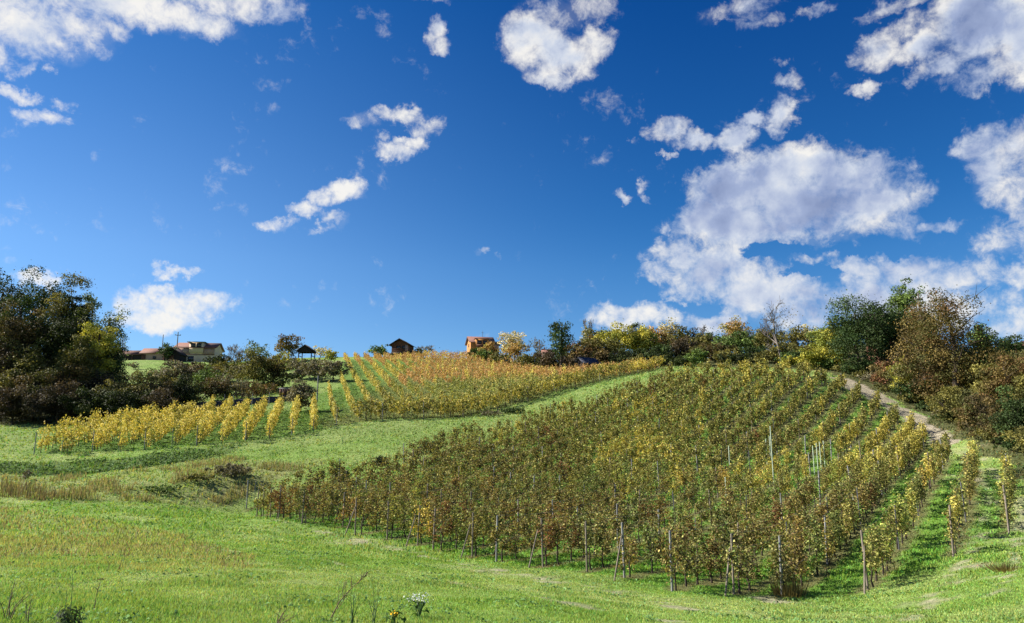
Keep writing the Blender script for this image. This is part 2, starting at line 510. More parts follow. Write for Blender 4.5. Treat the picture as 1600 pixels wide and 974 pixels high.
Z_ROUGH = worldpoly([(-60, 744), (130, 744), (330, 716), (520, 720), (420, 760), (380, 782), (250, 790), (120, 783), (-60, 780)])
BARE = [(1450, 945, 1.1), (1475, 915, .7), (1185, 965, .9), (1090, 955, 1.1), (1020, 945, .8), (880, 912, 1.2), (760, 893, 1.4), (640, 865, 1.0), (980, 930, .9), (560, 848, 1.0),
        (1350, 965, .7), (1215, 940, .8), (1545, 880, .8), (1560, 840, .6), (1515, 742, 1.4), (1500, 705, 1.6), (1540, 790, .7)]
BAREW = [(*hit(a, b), r) for a, b, r in BARE]


ROWS = [hit(*q) for q in ((1577, 832), (1490, 870), (1355, 927), (1215, 937), (1127, 934), (1048, 924), (972, 904), (897, 894), (819, 886), (762, 879), (710, 867), (659, 858), (622, 850),
                          (570, 841), (523, 826), (484, 820), (451, 815), (421, 806), (388, 797))]
ROWP = sorted([a * ROW_N[0] + b * ROW_N[1] for a, b in ROWS], reverse=True)
p_ = ROWP[6]
ROWP = ROWP[:7]
while p_ - 2.0 > -44.5:
    p_ -= 1.98; ROWP.append(p_)
print('rows', [round(q, 1) for q in ROWP])
ROWPOS = np.array(ROWP, np.float32)


def ground_colour(x, y):
    """real colour of what grows or lies on the ground: (rgb, grass height, bare 0..1)"""
    x = np.asarray(x, float); y = np.asarray(y, float)
    wx = x + (fbm(x / 2.2, y / 2.2, 21) - .5) * 3.0; wy = y + (fbm(x / 2.2, y / 2.2, 31) - .5) * 3.0
    n1 = fbm(x / 6, y / 6, 5); n2 = fbm(x / 1.3, y / 1.3, 6); n3 = fbm(x / .4, y / .4, 8, 2)
    g1 = np.array([.215, .335, .070]); g2 = np.array([.300, .385, .118]); g3 = np.array([.130, .225, .040])
    k1 = sstep(n1, .35, .65)[..., None]; k2 = sstep(n2, .3, .72)[..., None]
    c = g1 * (1 - k1) + g2 * k1
    c = c * (1 - k2 * .5) + g3 * k2 * .5
    h = .30 + 1.15 * n2 ** 1.6

    def put(mask, col, hh, amt=1.0):
        nonlocal c, h
        a = (mask * amt)
        c = c * (1 - a[..., None]) + np.array(col) * a[..., None]
        h = h * (1 - a) + hh * a
    m = inpoly(wx, wy, Z_ROUGH).astype(float)
    put(m, (.26, .30, .10), 1.2, .5 + .4 * n2)
    put(m * sstep(n1, .5, .62), (.22, .20, .09), 1.4, .35)
    m = inpoly(wx, wy, Z_DRY).astype(float)
    put(m, (.30, .315, .115), 1.3, .2 + .5 * sstep(n2 * .6 + n1 * .4, .3, .65))
    m = inpoly(wx, wy, Z_DITCH).astype(float)
    put(m, (.09, .15, .045), 1.6, .8)
    # grey green hillside strip between the vineyards
    d = y
    m = sstep(d, 55, 70) * (1 - sstep(d, 130, 160))
    put(m, (.19, .26, .078), .9, .6)
    near_v = inpoly(x, y, Z_NEAR).astype(float)
    put(near_v, (.13, .27, .038), .8, .75)
    p = x * ROW_N[0] + y * ROW_N[1]
    dr = np.min(np.abs(p[..., None] - ROWPOS), axis=-1)
    strip = near_v * (1 - sstep(dr + (n3 - .5) * .5, .15, .48))
    put(strip, (.16, .12, .07), .35, .75)
    hv = inpoly(x, y, HILL) * sstep(x, -24, -17)
    lv = (inpoly(x, y, Z_LEFT) | inpoly(x, y, HILL)).astype(float)
    put(lv, (.105, .21, .033), .6, .7)
    put(hv, (.15, .165, .05), .5, .8)
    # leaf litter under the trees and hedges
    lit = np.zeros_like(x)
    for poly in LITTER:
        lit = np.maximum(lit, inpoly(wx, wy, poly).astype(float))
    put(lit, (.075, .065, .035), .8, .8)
    bare = inpoly(x + (wx - x) * .5, y + (wy - y) * .5, Z_TRACK).astype(float) * sstep(n2 + n3 * .4, .35, .5)
    for bx, by, r in BAREW:
        q = np.hypot((wx - bx), (wy - by) * 1.0) / r
        bare = np.maximum(bare, (1 - sstep(q + (n3 - .5) * .8, .3, 1.3)) * sstep(n3 + (n2 - .5) * .5, .38, .62) * .85)
    # wheel ruts along the right edge
    for pl in RUTS:
        for (ax, ay), (bx, by) in zip(pl[:-1], pl[1:]):
            L2 = (bx - ax) ** 2 + (by - ay) ** 2 + 1e-9
            tt = np.clip(((x - ax) * (bx - ax) + (y - ay) * (by - ay)) / L2, 0, 1)
            dd = np.hypot(x - ax - tt * (bx - ax), y - ay - tt * (by - ay))
            bare = np.maximum(bare, (1 - sstep(dd + (n2 - .5) * .5, .05, .34)) * sstep(n3, .35, .62) * .75)
    soil = np.array([.43, .37, .28]) * (0.75 + .5 * n3[..., None])
    c = c * (1 - bare[..., None] * .9) + soil * bare[..., None] * .9
    h = h * (1 - bare * .9)
    return c, h, bare


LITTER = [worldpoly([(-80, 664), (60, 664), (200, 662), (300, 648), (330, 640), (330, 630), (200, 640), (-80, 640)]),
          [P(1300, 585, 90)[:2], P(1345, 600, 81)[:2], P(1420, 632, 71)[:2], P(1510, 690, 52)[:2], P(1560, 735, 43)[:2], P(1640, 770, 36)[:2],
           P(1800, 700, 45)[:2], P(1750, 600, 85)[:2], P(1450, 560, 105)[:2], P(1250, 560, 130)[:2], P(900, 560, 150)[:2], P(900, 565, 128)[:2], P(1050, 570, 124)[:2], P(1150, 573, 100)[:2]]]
RUTS = [[hit(a, b) for a, b in ((1500, 702), (1545, 770), (1530, 850), (1470, 920), (1420, 972))],
        [hit(a, b) for a, b in ((1530, 716), (1598, 790), (1590, 860), (1560, 930))],
        [hit(a, b) for a, b in ((430, 812), (600, 852), (780, 892), (950, 925), (1150, 962), (1300, 972))],
        [hit(a, b) for a, b in ((300, 855), (520, 880), (720, 915), (900, 945), (1050, 972))]]

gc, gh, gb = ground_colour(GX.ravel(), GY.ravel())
nx_, ny_ = len(gx), len(gy)
ii = (np.arange(ny_ - 1)[:, None] * nx_ + np.arange(nx_ - 1)[None]).ravel()
gf = np.stack([ii, ii + 1, ii + 1 + nx_, ii + nx_], 1)
m, t = mat_new('ground')
col = t.n('ShaderNodeAttribute', attribute_name='Col').outputs['Color']
co = t.n('ShaderNodeTexCoord').outputs['Object']
na = t.noise(co, 2.2, 8, .68).outputs[0]
nb = t.noise(co, 11, 6, .7).outputs[0]
k = t.n('ShaderNodeMapRange', {0: t.m('ADD', t.m('MULTIPLY', na, .5), t.m('MULTIPLY', nb, .5)), 1: .32, 2: .68, 3: .45, 4: 1.45}).outputs[0]
c = t.mix(1.0, col, t.n('ShaderNodeCombineXYZ', {0: k, 1: k, 2: k}).outputs[0], 'MULTIPLY')
pr = t.n('ShaderNodeBsdfPrincipled', {'Base Color': c, 'Roughness': .95, 'Specular IOR Level': .1})
bp = t.n('ShaderNodeBump', {'Height': t.m('ADD', na, t.m('MULTIPLY', nb, .5)), 'Strength': .9, 'Distance': .22})
t.t.links.new(bp.outputs[0], pr.inputs['Normal'])
t.n('ShaderNodeOutputMaterial', {0: pr.outputs[0]})
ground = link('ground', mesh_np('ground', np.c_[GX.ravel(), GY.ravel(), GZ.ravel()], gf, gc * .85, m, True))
tag(ground, kind='structure')


# ------------------------------------------------------------------ grass
def sample_fan(n, r0, r1, half=R(44), power=1.0):
    u = rng.random(n)
    r = r0 * (r1 / r0) ** (u ** power)
    a = (rng.random(n) * 2 - 1) * half
    return r * np.sin(a), r * np.cos(a), r


def blades(x, y, r, hm, wm, cm=1.0, lean=.5, tuft=3, spread=.03):
    x = np.repeat(x, tuft) + rng.normal(size=len(x) * tuft) * np.repeat(r, tuft) * spread * .1
    y = np.repeat(y, tuft) + rng.normal(size=len(y) * tuft) * np.repeat(r, tuft) * spread * .1
    r = np.repeat(r, tuft)
    c, h, b = ground_colour(x, y)
    keep = rng.random(len(x)) > b * .93
    x, y, r, c, h = x[keep], y[keep], r[keep], c[keep], h[keep]
    N = len(x)
    z = zt(x, y) - .01
    H = hm(r) * h * (.5 + .9 * rng.random(N))
    Wd = wm(r) * (.7 + .6 * rng.random(N))
    a = rng.random(N) * math.tau
    la = rng.random(N) * math.tau; lm = H * lean * rng.random(N) * 1.6
    v = np.empty((N, 3, 3))
    dx, dy = np.cos(a) * Wd * .5, np.sin(a) * Wd * .5
    v[:, 0] = np.stack([x - dx, y - dy, z], 1)
    v[:, 1] = np.stack([x + dx, y + dy, z], 1)
    v[:, 2] = np.stack([x + np.cos(la) * lm, y + np.sin(la) * lm, z + H], 1)
    j = (.72 + .62 * rng.random((N, 1)))
    tint = np.stack([1 + .22 * rng.normal(size=N), np.ones(N), 1 + .2 * rng.normal(size=N)], 1).clip(.5, 1.8)
    cc = np.repeat((c * j * tint * cm)[:, None], 3, 1)
    return v.reshape(-1, 3), np.arange(3 * N).reshape(N, 3), cc.reshape(-1, 3)


def join(parts):
    V = []; Fs = []; C = []; o = 0
    for v, f, c in parts:
        V.append(v); Fs.append(f + o); C.append(c); o += len(v)
    return np.concatenate(V), np.concatenate(Fs), np.concatenate(C)


x, y, r = sample_fan(190000, 6.2, 32, power=.85)
A = blades(x, y, r, lambda r: .052 + .0007 * r, lambda r: .0013 * r + .002)
x, y, r = sample_fan(90000, 28, 120)
B = blades(x, y, r, lambda r: .11 + .0006 * r, lambda r: .0020 * r, tuft=2)
v, f, c = join([A, B])
tag(link('grass', mesh_np('grass', v, f, c * 1.12, M_GRASS)), kind='stuff')

# tall dry stalks in the unmown patch and the rough slope
def scatter_poly(poly, n):
    p = np.array([q[:2] for q in poly]); lo = p.min(0); hi = p.max(0)
    x = lo[0] + rng.random(n) * (hi[0] - lo[0]); y = lo[1] + rng.random(n) * (hi[1] - lo[1])
    k = inpoly(x, y, poly)
    return x[k], y[k]


def stalks(x, y, h, w, cols, lean=.35):
    N = len(x); z = zt(x, y) - .02
    H = h * (.4 + .9 * rng.random(N)); a = rng.random(N) * math.tau; la = rng.random(N) * math.tau; lm = H * lean * rng.random(N)
    dx, dy = np.cos(a) * w * .5, np.sin(a) * w * .5
    tx, ty = x + np.cos(la) * lm, y + np.sin(la) * lm
    v = np.empty((N, 4, 3))
    v[:, 0] = np.stack([x - dx, y - dy, z], 1); v[:, 1] = np.stack([x + dx, y + dy, z], 1)
    v[:, 2] = np.stack([tx + dx * .8, ty + dy * .8, z + H], 1); v[:, 3] = np.stack([tx - dx * .5, ty - dy * .5, z + H * .97], 1)
    cols = np.array(cols); c = cols[rng.integers(0, len(cols), N)] * (.7 + .6 * rng.random((N, 1)))
    return v.reshape(-1, 3), np.arange(4 * N).reshape(N, 4), np.repeat(c, 4, 0)


DRYC = [(.30, .24, .12), (.42, .35, .18), (.17, .12, .07), (.27, .30, .09)]
x, y = scatter_poly(Z_DRY, 34000)
d = np.hypot(x, y); k = (fbm(x / 1.5, y / 1.5, 44) > .47) & (rng.random(len(x)) < .6); x, y, d = x[k], y[k], d[k]
s1 = stalks(x, y, .17, .004 + .0007 * d, DRYC, .8)
x, y = scatter_poly(Z_ROUGH, 26000)
k = (fbm(x / 2, y / 2, 45) > .57); x, y = x[k], y[k]
s2 = stalks(x, y, .34, .035, [(.24, .19, .10), (.32, .28, .13), (.18, .21, .07)])
edge = worldpoly([(0, 762), (40, 765), (95, 778), (150, 782), (95, 784), (0, 780)])
x, y = scatter_poly(edge, 1500)
s3 = stalks(x, y, .6, .035, [(.14, .11, .06), (.20, .16, .09), (.13, .15, .05)], .3)
v, f, c = join([s1, s2, s3])
tag(link('dry_grass', mesh_np('dry_grass', v, f, c, M_GRASS)), kind='stuff')

# broad leaved weeds along the ditch and in the sward
x, y = scatter_poly(Z_DITCH, 14000)
z = zt(x, y) + .05 + .32 * rng.random(len(x)) * fbm(x / 1.5, y / 1.5, 50)
nn = rng.normal(size=(len(x), 3)); nn[:, 2] = np.abs(nn[:, 2]) + .7
k = fbm(x / 2.5, y / 1.2, 52) > .42; x, y, z, nn = x[k], y[k], z[k], nn[k]
v, f = leaf_quads(np.c_[x, y, z], nn, .13 + .12 * rng.random(len(x)))
cc = np.repeat(np.array([.10, .17, .06]) * (.5 + 1.0 * rng.random((len(x), 1))), 4, 0)
x, y, r = sample_fan(30000, 6.5, 60)
k = (fbm(x / 1.0, y / 1.0, 61) > .62) ; x, y, r = x[k], y[k], r[k]
_, _, bb = ground_colour(x, y); k = bb < .3; x, y, r = x[k], y[k], r[k]
z = zt(x, y) + .02 + .05 * rng.random(len(x))
nn = rng.normal(size=(len(x), 3)) * .6; nn[:, 2] = 1
v2, f2 = leaf_quads(np.c_[x, y, z], nn, .022 + .0030 * r)
c2 = np.repeat(np.array([.13, .24, .08]) * (.6 + .9 * rng.random((len(x), 1))), 4, 0)
v, f, c = join([(v, f, cc), (v2, f2, c2)])
tag(link('weeds', mesh_np('weeds', v, f, c, M_GRASS)), kind='stuff')

# ------------------------------------------------------------------ vines
PAL = {'brown': [(.155, .130, .045), (.12, .085, .034), (.24, .215, .07), (.10, .125, .032), (.33, .30, .10)],
       'olive': [(.17, .17, .045), (.27, .25, .07), (.10, .12, .032), (.15, .11, .04), (.36, .335, .10)],
       'yellow': [(.40, .34, .07), (.54, .46, .11), (.24, .24, .055), (.18, .19, .045), (.34, .25, .075)],
       'red': [(.17, .075, .035), (.15, .08, .035), (.24, .14, .05), (.12, .11, .035), (.28, .23, .08)],
       'gold': [(.64, .52, .115), (.74, .61, .16), (.50, .44, .09), (.38, .38, .085), (.56, .42, .10)],
       'green': [(.20, .23, .05), (.27, .29, .065), (.15, .18, .04), (.38, .36, .08), (.30, .27, .07)],
       'rust': [(.48, .26, .095), (.52, .33, .12), (.38, .21, .08), (.46, .33, .10), (.30, .21, .075)]}


def vine_leaves(n, size, pal, w=1.05, lo=.55, hi=1.75, th=.24, drop=1.0):
    """leaf centres, normals for one vine: ragged curtain with a few shoots above and hanging below"""
    u = rng.random(n) * 2 - 1
    # ragged profile
    ph = rng.random(3) * 6
    top = hi + .16 * np.sin(u * 5 + ph[0]) + .10 * np.sin(u * 11 + ph[1])
    bot = lo + .20 * np.sin(u * 4 + ph[2]) + .14 * np.sin(u * 9 + ph[0])
    zz = bot + (top - bot) * rng.beta(1.25, 1.15, n)
    # clumps
    nc = 8; cu = rng.random(nc) * 2 - 1; cz = lo + (hi - lo) * rng.random(nc); ct = rng.normal(size=nc) * th * .6
    w_ = rng.random(n) < .70; ci = rng.integers(0, nc, n)
    X = np.where(w_, cu[ci] * w * .5 + rng.normal(size=n) * .10, u * w * .5)
    Z = np.where(w_, cz[ci] + rng.normal(size=n) * .12, zz)
    Yv = np.where(w_, ct[ci] + rng.normal(size=n) * .09, rng.normal(size=n) * th * .75)
    sh = rng.random(n) < .025
    Z = np.where(sh, hi + rng.random(n) * .35, Z)
    nr = rng.normal(size=(n, 3)) * .8; nr[:, 2] += .45; nr[:, 1] += np.sign(Yv) * .9
    pal = np.array(pal); cidx = np.minimum((rng.random(n) ** 1.3 * len(pal)).astype(int), len(pal) - 1)
    c = pal[cidx] * (.72 + .56 * rng.random((n, 1)))
    v, f = leaf_quads(np.c_[X, Yv, Z], nr, size * (.7 + .6 * rng.random(n)), .85, .14)
    return v, f, np.repeat(c, 4, 0)


def vine_trunk(simple=False, seed=0):
    rg = np.random.default_rng(seed)
    lx = rg.normal() * .07
    pts_ = np.array([(0, 0, -.1), (lx * .5, rg.normal() * .02, .25), (lx, rg.normal() * .03, .55), (lx + rg.normal() * .05, rg.normal() * .03, .85)])
    ln = [(pts_, [.038, .030, .026, .022])]
    if not simple:
        e = pts_[-1]
        for s in (-1, 1):
            ln.append((np.array([e, e + (s * .22, rg.normal() * .03, .12), e + (s * .5, rg.normal() * .04, .16 + rg.normal() * .04)]), [.018, .014, .008]))
        for q in range(3):
            bx = rg.uniform(-.4, .4)
            ln.append((np.array([(e[0] + bx, 0, e[2] + .12), (e[0] + bx + rg.normal() * .08, rg.normal() * .08, e[2] + .55), (e[0] + bx + rg.normal() * .12, rg.normal() * .12, e[2] + .95)]), [.008, .006, .003]))
    return tubes(ln, 4 if simple else 5)


VIS_PAL = ['brown', 'olive', 'yellow', 'red']
ADJ = {'brown': 'brown leaved', 'olive': 'olive green', 'yellow': 'yellowing', 'red': 'reddish brown'}
variants = {}
for pn in VIS_PAL:
    variants[pn] = []
    for q in range(5):
        v, f, c = vine_leaves(560, .088, PAL[pn], w=1.32, lo=.50, hi=1.80, th=.085)
        variants[pn].append(mesh_np('foliage', v, f, c, M_LEAF))
trunks = []
for q in range(5):
    tv, tf = vine_trunk(seed=q)
    trunks.append(mesh_np('trunk', tv, tf, None, M_VINEWOOD, True))

vines = []          # every vine of the near block: x, y, row, index in row, palette
row_ends = {}
for kk, p in enumerate(ROWP):
    ts = np.arange(0, 140, 1.0)
    t0 = p * ROW_N
    X = t0[0] + ts * ROW_U[0]; Y = t0[1] + ts * ROW_U[1]
    X = X + 0; ins = inpoly(X, Y, Z_NEAR)
    if ins.sum() < 4:
        continue
    idx = 0
    X, Y = X[ins], Y[ins]
    row_ends[kk] = (X[0], Y[0], X[-1], Y[-1])
    for a, b in zip(X, Y):
        idx += 1
        u, vv = project(a, b, zt(a, b))
        gap = rng.random() < (.14 if (b < 50 and kk <= 9) else .08 if b < 45 else .03)
        # the thin patch of young plants in the middle right
        if inpoly(np.array([u]), np.array([vv]), [(1150, 735), (1300, 700), (1330, 740), (1200, 785)])[0]:
            gap = rng.random() < .55
        if gap and idx > 1:
            continue
        n = fbm(a / 9, b / 9, 77) + .25 * (rng.random() - .5)
        yel = (u - 1000) / 500 + (700 - vv) / 160.0 * .9
        q = n + .22 * np.clip(yel, -1.2, 1.3) + (.10 if kk <= 7 else 0)
        pn = 'yellow' if q > .72 else 'olive' if q > .44 else ('brown' if rng.random() > .05 else 'red')
        if rng.random() < .07: pn = 'yellow' if q > .4 else 'olive'
        vines.append((a + rng.normal() * .05, b + rng.normal() * .05, kk, idx, pn))
vines.sort(key=lambda v: v[0] ** 2 + v[1] ** 2)
ORD = 'first second third fourth fifth sixth seventh eighth ninth tenth eleventh twelfth thirteenth fourteenth fifteenth sixteenth seventeenth eighteenth nineteenth twentieth'.split()


def ordn(n):
    if n <= 20: return ORD[n - 1]
    if n < 30: return 'twenty-' + ORD[n - 21]
    if n == 30: return 'thirtieth'
    if n < 40: return 'thirty-' + ORD[n - 31]
    if n == 40: return 'fortieth'
    return 'forty-' + ORD[n - 41] if n < 50 else '%dth' % n


ROWANG = math.atan2(ROW_U[1], ROW_U[0])
kmin = min(row_ends)
stuff = []; stufft = []
for q, (a, b, kk, idx, pn) in enumerate(vines):
    z = float(zt(a, b))
    s = (.76 if kk <= 9 else .86) + .18 * rng.random(); fl = math.pi if rng.random() < .5 else 0
    if q < 300:
        o = bpy.data.objects.new('grapevine', None); COL.objects.link(o)
        o.empty_display_size = .3
        o.location = (a, b, z); o.rotation_euler = (0, 0, ROWANG + fl + rng.normal() * .06); o.scale = (1.0, .9 + .3 * rng.random(), s)
        tag(o, f'{ADJ[pn]} grapevine, {ordn(idx)} from the lower end of the {ordn(kk - kmin + 1)} row from right', 'grapevine', 'grapevines of the near vineyard')
        t_ = link('trunk', trunks[q % 5], o)
        f_ = link('foliage', variants[pn][rng.integers(0, 5)], o)
        br = .95 + .35 * rng.random()
        f_.color = (br * (1 + .1 * rng.normal()), br, br, 1)
    else:
        d = math.hypot(a, b)
        n, sz = (330, .12) if d < 65 else (210, .155)
        v, f, c = vine_leaves(n, sz, PAL[pn], w=1.32, lo=.50, hi=1.80, th=.085)
        ang = ROWANG + fl
        ca, sa = math.cos(ang), math.sin(ang)
        v = np.c_[v[:, 0] * ca - v[:, 1] * sa + a, v[:, 0] * sa + v[:, 1] * ca + b, v[:, 2] * s + z]
        stuff.append((v, f, c * (.93 + .35 * rng.random())))
        tv, tf = vine_trunk(True, q)
        stufft.append((np.c_[tv[:, 0] * ca - tv[:, 1] * sa + a, tv[:, 0] * sa + tv[:, 1] * ca + b, tv[:, 2] + z], tf, np.full((len(tv), 3), (.05, .04, .03))))
v, f, c = join(stuff + stufft)
tag(link('vine_foliage', mesh_np('vine_foliage', v, f, c, M_LEAF)), kind='stuff')


def vine_block(poly, pal_fn, n, sz, spacing, step, h=1.0, rowoff=0.0, U=ROW_U2, Nn=ROW_N2, w=1.2, trunk=True, gapp=.04, lo=.45, th=.22):
    out = []
    pp = np.array(poly); pr_ = pp @ Nn; tr = pp @ U
    ends = []
    for kk in range(int((pr_.max() - pr_.min()) / spacing) + 1):
        p = pr_.min() + rowoff + kk * spacing
        ts = np.arange(tr.min(), tr.max(), step)
        X = p * Nn[0] + ts * U[0]; Y = p * Nn[1] + ts * U[1]
        k = inpoly(X, Y, poly); X, Y = X[k], Y[k]
        if len(X) > 1: ends.append((X[0], Y[0], X[-1], Y[-1]))
        for a, b in zip(X, Y):
            if rng.random() < gapp: continue
            z = float(zt(a, b)); ang = math.atan2(U[1], U[0]); ca, sa = math.cos(ang), math.sin(ang)
            pn, br = pal_fn(a, b, z)
            v, f, c = vine_leaves(n, sz, PAL[pn], w=w, lo=lo, hi=1.75, th=th)
            s = h * (.85 + .3 * rng.random())
            out.append((np.c_[v[:, 0] * ca - v[:, 1] * sa + a, v[:, 0] * sa + v[:, 1] * ca + b, v[:, 2] * s + z], f, c * br * (.85 + .3 * rng.random())))
            if trunk:
                tv, tf = vine_trunk(True, len(out) % 50)
                out.append((tv + (a, b, z), tf, np.full((len(tv), 3), (.06, .045, .03))))
    return out, ends


out, LEFT_ENDS = vine_block(Z_LEFT, lambda a, b, z: (('gold' if rng.random() < .35 + .8 * fbm(a / 5, b / 5, 66) else 'yellow' if rng.random() < .5 else 'green'), .78 + .3 * fbm(a / 3, b / 3, 67)), 170, .15, 1.95, .95, h=1.05, gapp=.07, lo=.30, th=.2, w=1.45)
v, f, c = join(out)
tag(link('golden_vine_foliage', mesh_np('golden_vine_foliage', v, f, c, M_LEAF)), kind='stuff')


def hillpal(a, b, z):
    u, vv = project(a, b, z)
    n = fbm(a / 6, b / 6, 90)
    r_ = rng.random()
    if a < -19 and vv > 575:
        return ('gold' if r_ < .45 else 'yellow' if r_ < .8 else 'green'), .85
    if vv < 607 - max(0, u - 640) * .05 + (n - .5) * 12:
        return ('rust' if r_ < .85 else 'gold'), .92
    if u > 850 or vv > 628:
        return ('yellow' if r_ < .45 else 'olive'), 1.0
    return ('green' if r_ < .55 else 'olive' if r_ < .8 else 'yellow'), .95


out, HILL_ENDS = vine_block(HILL, hillpal, 80, .19, 2.3, 1.15, h=.9, w=1.35, trunk=False, th=.10, lo=.35)
# rows along the foot of the hill vineyard
foot = [P(572, 660, 75.5)[:2], P(725, 654, 81)[:2], P(830, 627, 89)[:2], P(900, 607, 99)[:2], P(1040, 575, 117)[:2]]
for off in (0, 1.7, 3.4):
    for (ax, ay), (bx, by) in zip(foot[:-1], foot[1:]):
        L = math.hypot(bx - ax, by - ay); tx, ty = (bx - ax) / L, (by - ay) / L
        for s in np.arange(0, L, 1.05):
            a, b = ax + tx * s - ty * off, ay + ty * s + tx * off
            z = float(zt(a, b))
            pn = 'gold' if a > 18 and rng.random() < .7 else ('olive' if rng.random() < .5 else 'yellow')
            v, f, c = vine_leaves(105, .19, PAL[pn], w=1.2, lo=.6, hi=1.75)
            ca, sa = tx, ty
            out.append((np.c_[v[:, 0] * ca - v[:, 1] * sa + a, v[:, 0] * sa + v[:, 1] * ca + b, v[:, 2] * (.9 + .25 * rng.random()) + z], f, c))
            tv, tf = vine_trunk(True, int(s * 7) % 50)
            out.append((tv + (a, b, z), tf, np.full((len(tv), 3), (.06, .045, .03))))
v, f, c = join(out)
tag(link('hillside_vine_foliage', mesh_np('hillside_vine_foliage', v, f, c, M_LEAF)), kind='stuff')

# ------------------------------------------------------------------ vineyard posts
def box(x0, x1, y0, y1, z0, z1):
    v = np.array([(x, y, z) for z in (z0, z1) for y in (y0, y1) for x in (x0, x1)], float)
    f = np.array([(0, 2, 3, 1), (4, 5, 7, 6), (0, 1, 5, 4), (2, 6, 7, 3), (0, 4, 6, 2), (1, 3, 7, 5)])
    return v, f


def boxes(bs):
    V = []; Fs = []; o = 0
    for b in bs:
        v, f = box(*b); V.append(v); Fs.append(f + o); o += 8
    return np.concatenate(V), np.concatenate(Fs)


def post_mesh(w, h, mat):
    v = []; f = []
    tap = [(-.25, 1.0), (h * .5, .96), (h - .015, .90), (h, .78)]
    for z, s in tap:
        for a in range(8):
            an = math.tau * (a + .5) / 8
            v.append((math.cos(an) * w * .56 * s, math.sin(an) * w * .56 * s, z))
    for k in range(len(tap) - 1):
        for a in range(8):
            b = (a + 1) % 8
            f.append((k * 8 + a, k * 8 + b, k * 8 + 8 + b, k * 8 + 8 + a))
    o = (len(tap) - 1) * 8
    f += [(o, o + 1, o + 2, o + 3), (o, o + 3, o + 4, o + 7), (o + 4, o + 5, o + 6, o + 7)]
    return mesh_np('post', np.array(v), np.array(f), None, mat)


PM = {'grey': post_mesh(.07, 1.75, M_POST), 'tall': post_mesh(.06, 1.9, M_POST), 'brown': post_mesh(.065, 1.75, M_WOODPOST), 'thin': post_mesh(.04, 1.65, M_METAL)}
for kk, (x0, y0, x1, y1) in row_ends.items():
    L = math.hypot(x1 - x0, y1 - y0); n = 0
    rl = ordn(kk - kmin + 1)
    for s in np.arange(-.35, L, 6.3):
        a, b = x0 + ROW_U[0] * s, y0 + ROW_U[1] * s
        if math.hypot(a, b) > 84: break
        kind = ('grey' if kk in (3, 5, 6, 9) else 'brown') if s < 0 else ['grey', 'thin', 'brown', 'grey', 'thin', 'tall', 'brown'][rng.integers(0, 7)]
        o = link('vineyard_post', PM[kind], None, (a + rng.normal() * .05, b + rng.normal() * .05, float(zt(a, b))))
        o.rotation_euler = (rng.normal() * .025, rng.normal() * .025, rng.random() * 3)
        n += 1
        adj = {'grey': 'grey round', 'brown': 'brown wooden', 'thin': 'thin dark metal', 'tall': 'tall grey'}[kind]
        place = f'at the lower end of the {rl} row from right' if n == 1 else f'{ordn(n)} uphill in the {rl} vine row from right'
        tag(o, f'{adj} trellis post {place}', 'post', 'trellis posts of the near vineyard')
        if s < 0 and kk % 2 == 0 and math.hypot(a, b) < 40:
            # leaning brace beside the end post
            c0 = np.array([a - ROW_U[0] * .75, b - ROW_U[1] * .75]); z0 = float(zt(*c0)) - .1
            tv, tf = tubes([(np.array([(c0[0], c0[1], z0), (a - ROW_U[0] * .1, b - ROW_U[1] * .1, float(zt(a, b)) + 1.35)]), [.03, .026])], 6)
            tag(link('post_brace', mesh_np('post_brace', tv, tf, None, M_WOODPOST)), f'slanting wooden brace leaning on the lower end post of the {rl} row from right', 'brace', 'slanting braces')
# trellis wires, one set per row
for kk, (x0, y0, x1, y1) in row_ends.items():
    s = np.arange(-.4, math.hypot(x1 - x0, y1 - y0), 2.5)
    X = x0 + ROW_U[0] * s; Y = y0 + ROW_U[1] * s; Z = zt(X, Y)
    tv, tf = tubes([(np.c_[X, Y, Z + h], np.full(len(s), .0035)) for h in (.8, 1.3, 1.75)], 3)
    tag(link('trellis_wire', mesh_np('trellis_wire', tv, tf, None, M_METAL)), f'thin trellis wires strung along the {ordn(kk - kmin + 1)} vine row from the right', 'wire', 'trellis wires')

ST = [(1188, 720, 712), (1199, 728, 700), (1205, 728, 696), (1210, 770, 690), (1273, 742, 712), (1279, 742, 708), (1284, 740, 706), (1290, 738, 705), (1141, 745, 712), (1136, 800, 765)]
stake_words = ['leftmost pale stake in the sparse vine patch', 'pale stake second from left in the sparse vine patch', 'pale stake third from left in the sparse vine patch',
               'tallest pale stake, rising from the middle of the vineyard', 'pale stake leading the group of four beside the long row', 'second stake of the group of four beside the long row',
               'third stake of the group of four beside the long row', 'last stake of the group of four beside the long row', 'lone pale stake between brown vines below the sparse patch', 'pale stake standing in dark vines lower down the slope']
for (px, by, ty), lab in zip(ST, stake_words):
    a, b = hit(px, by, 20)
    h = (by - ty) / F * b * 1.05
    o = link('vine_stake', post_mesh(.05, h + (0.6 if 'tallest' in lab else .5), M_STAKE), None, (a, b, float(zt(a, b))))
    tag(o, lab, 'stake', 'pale vine stakes')

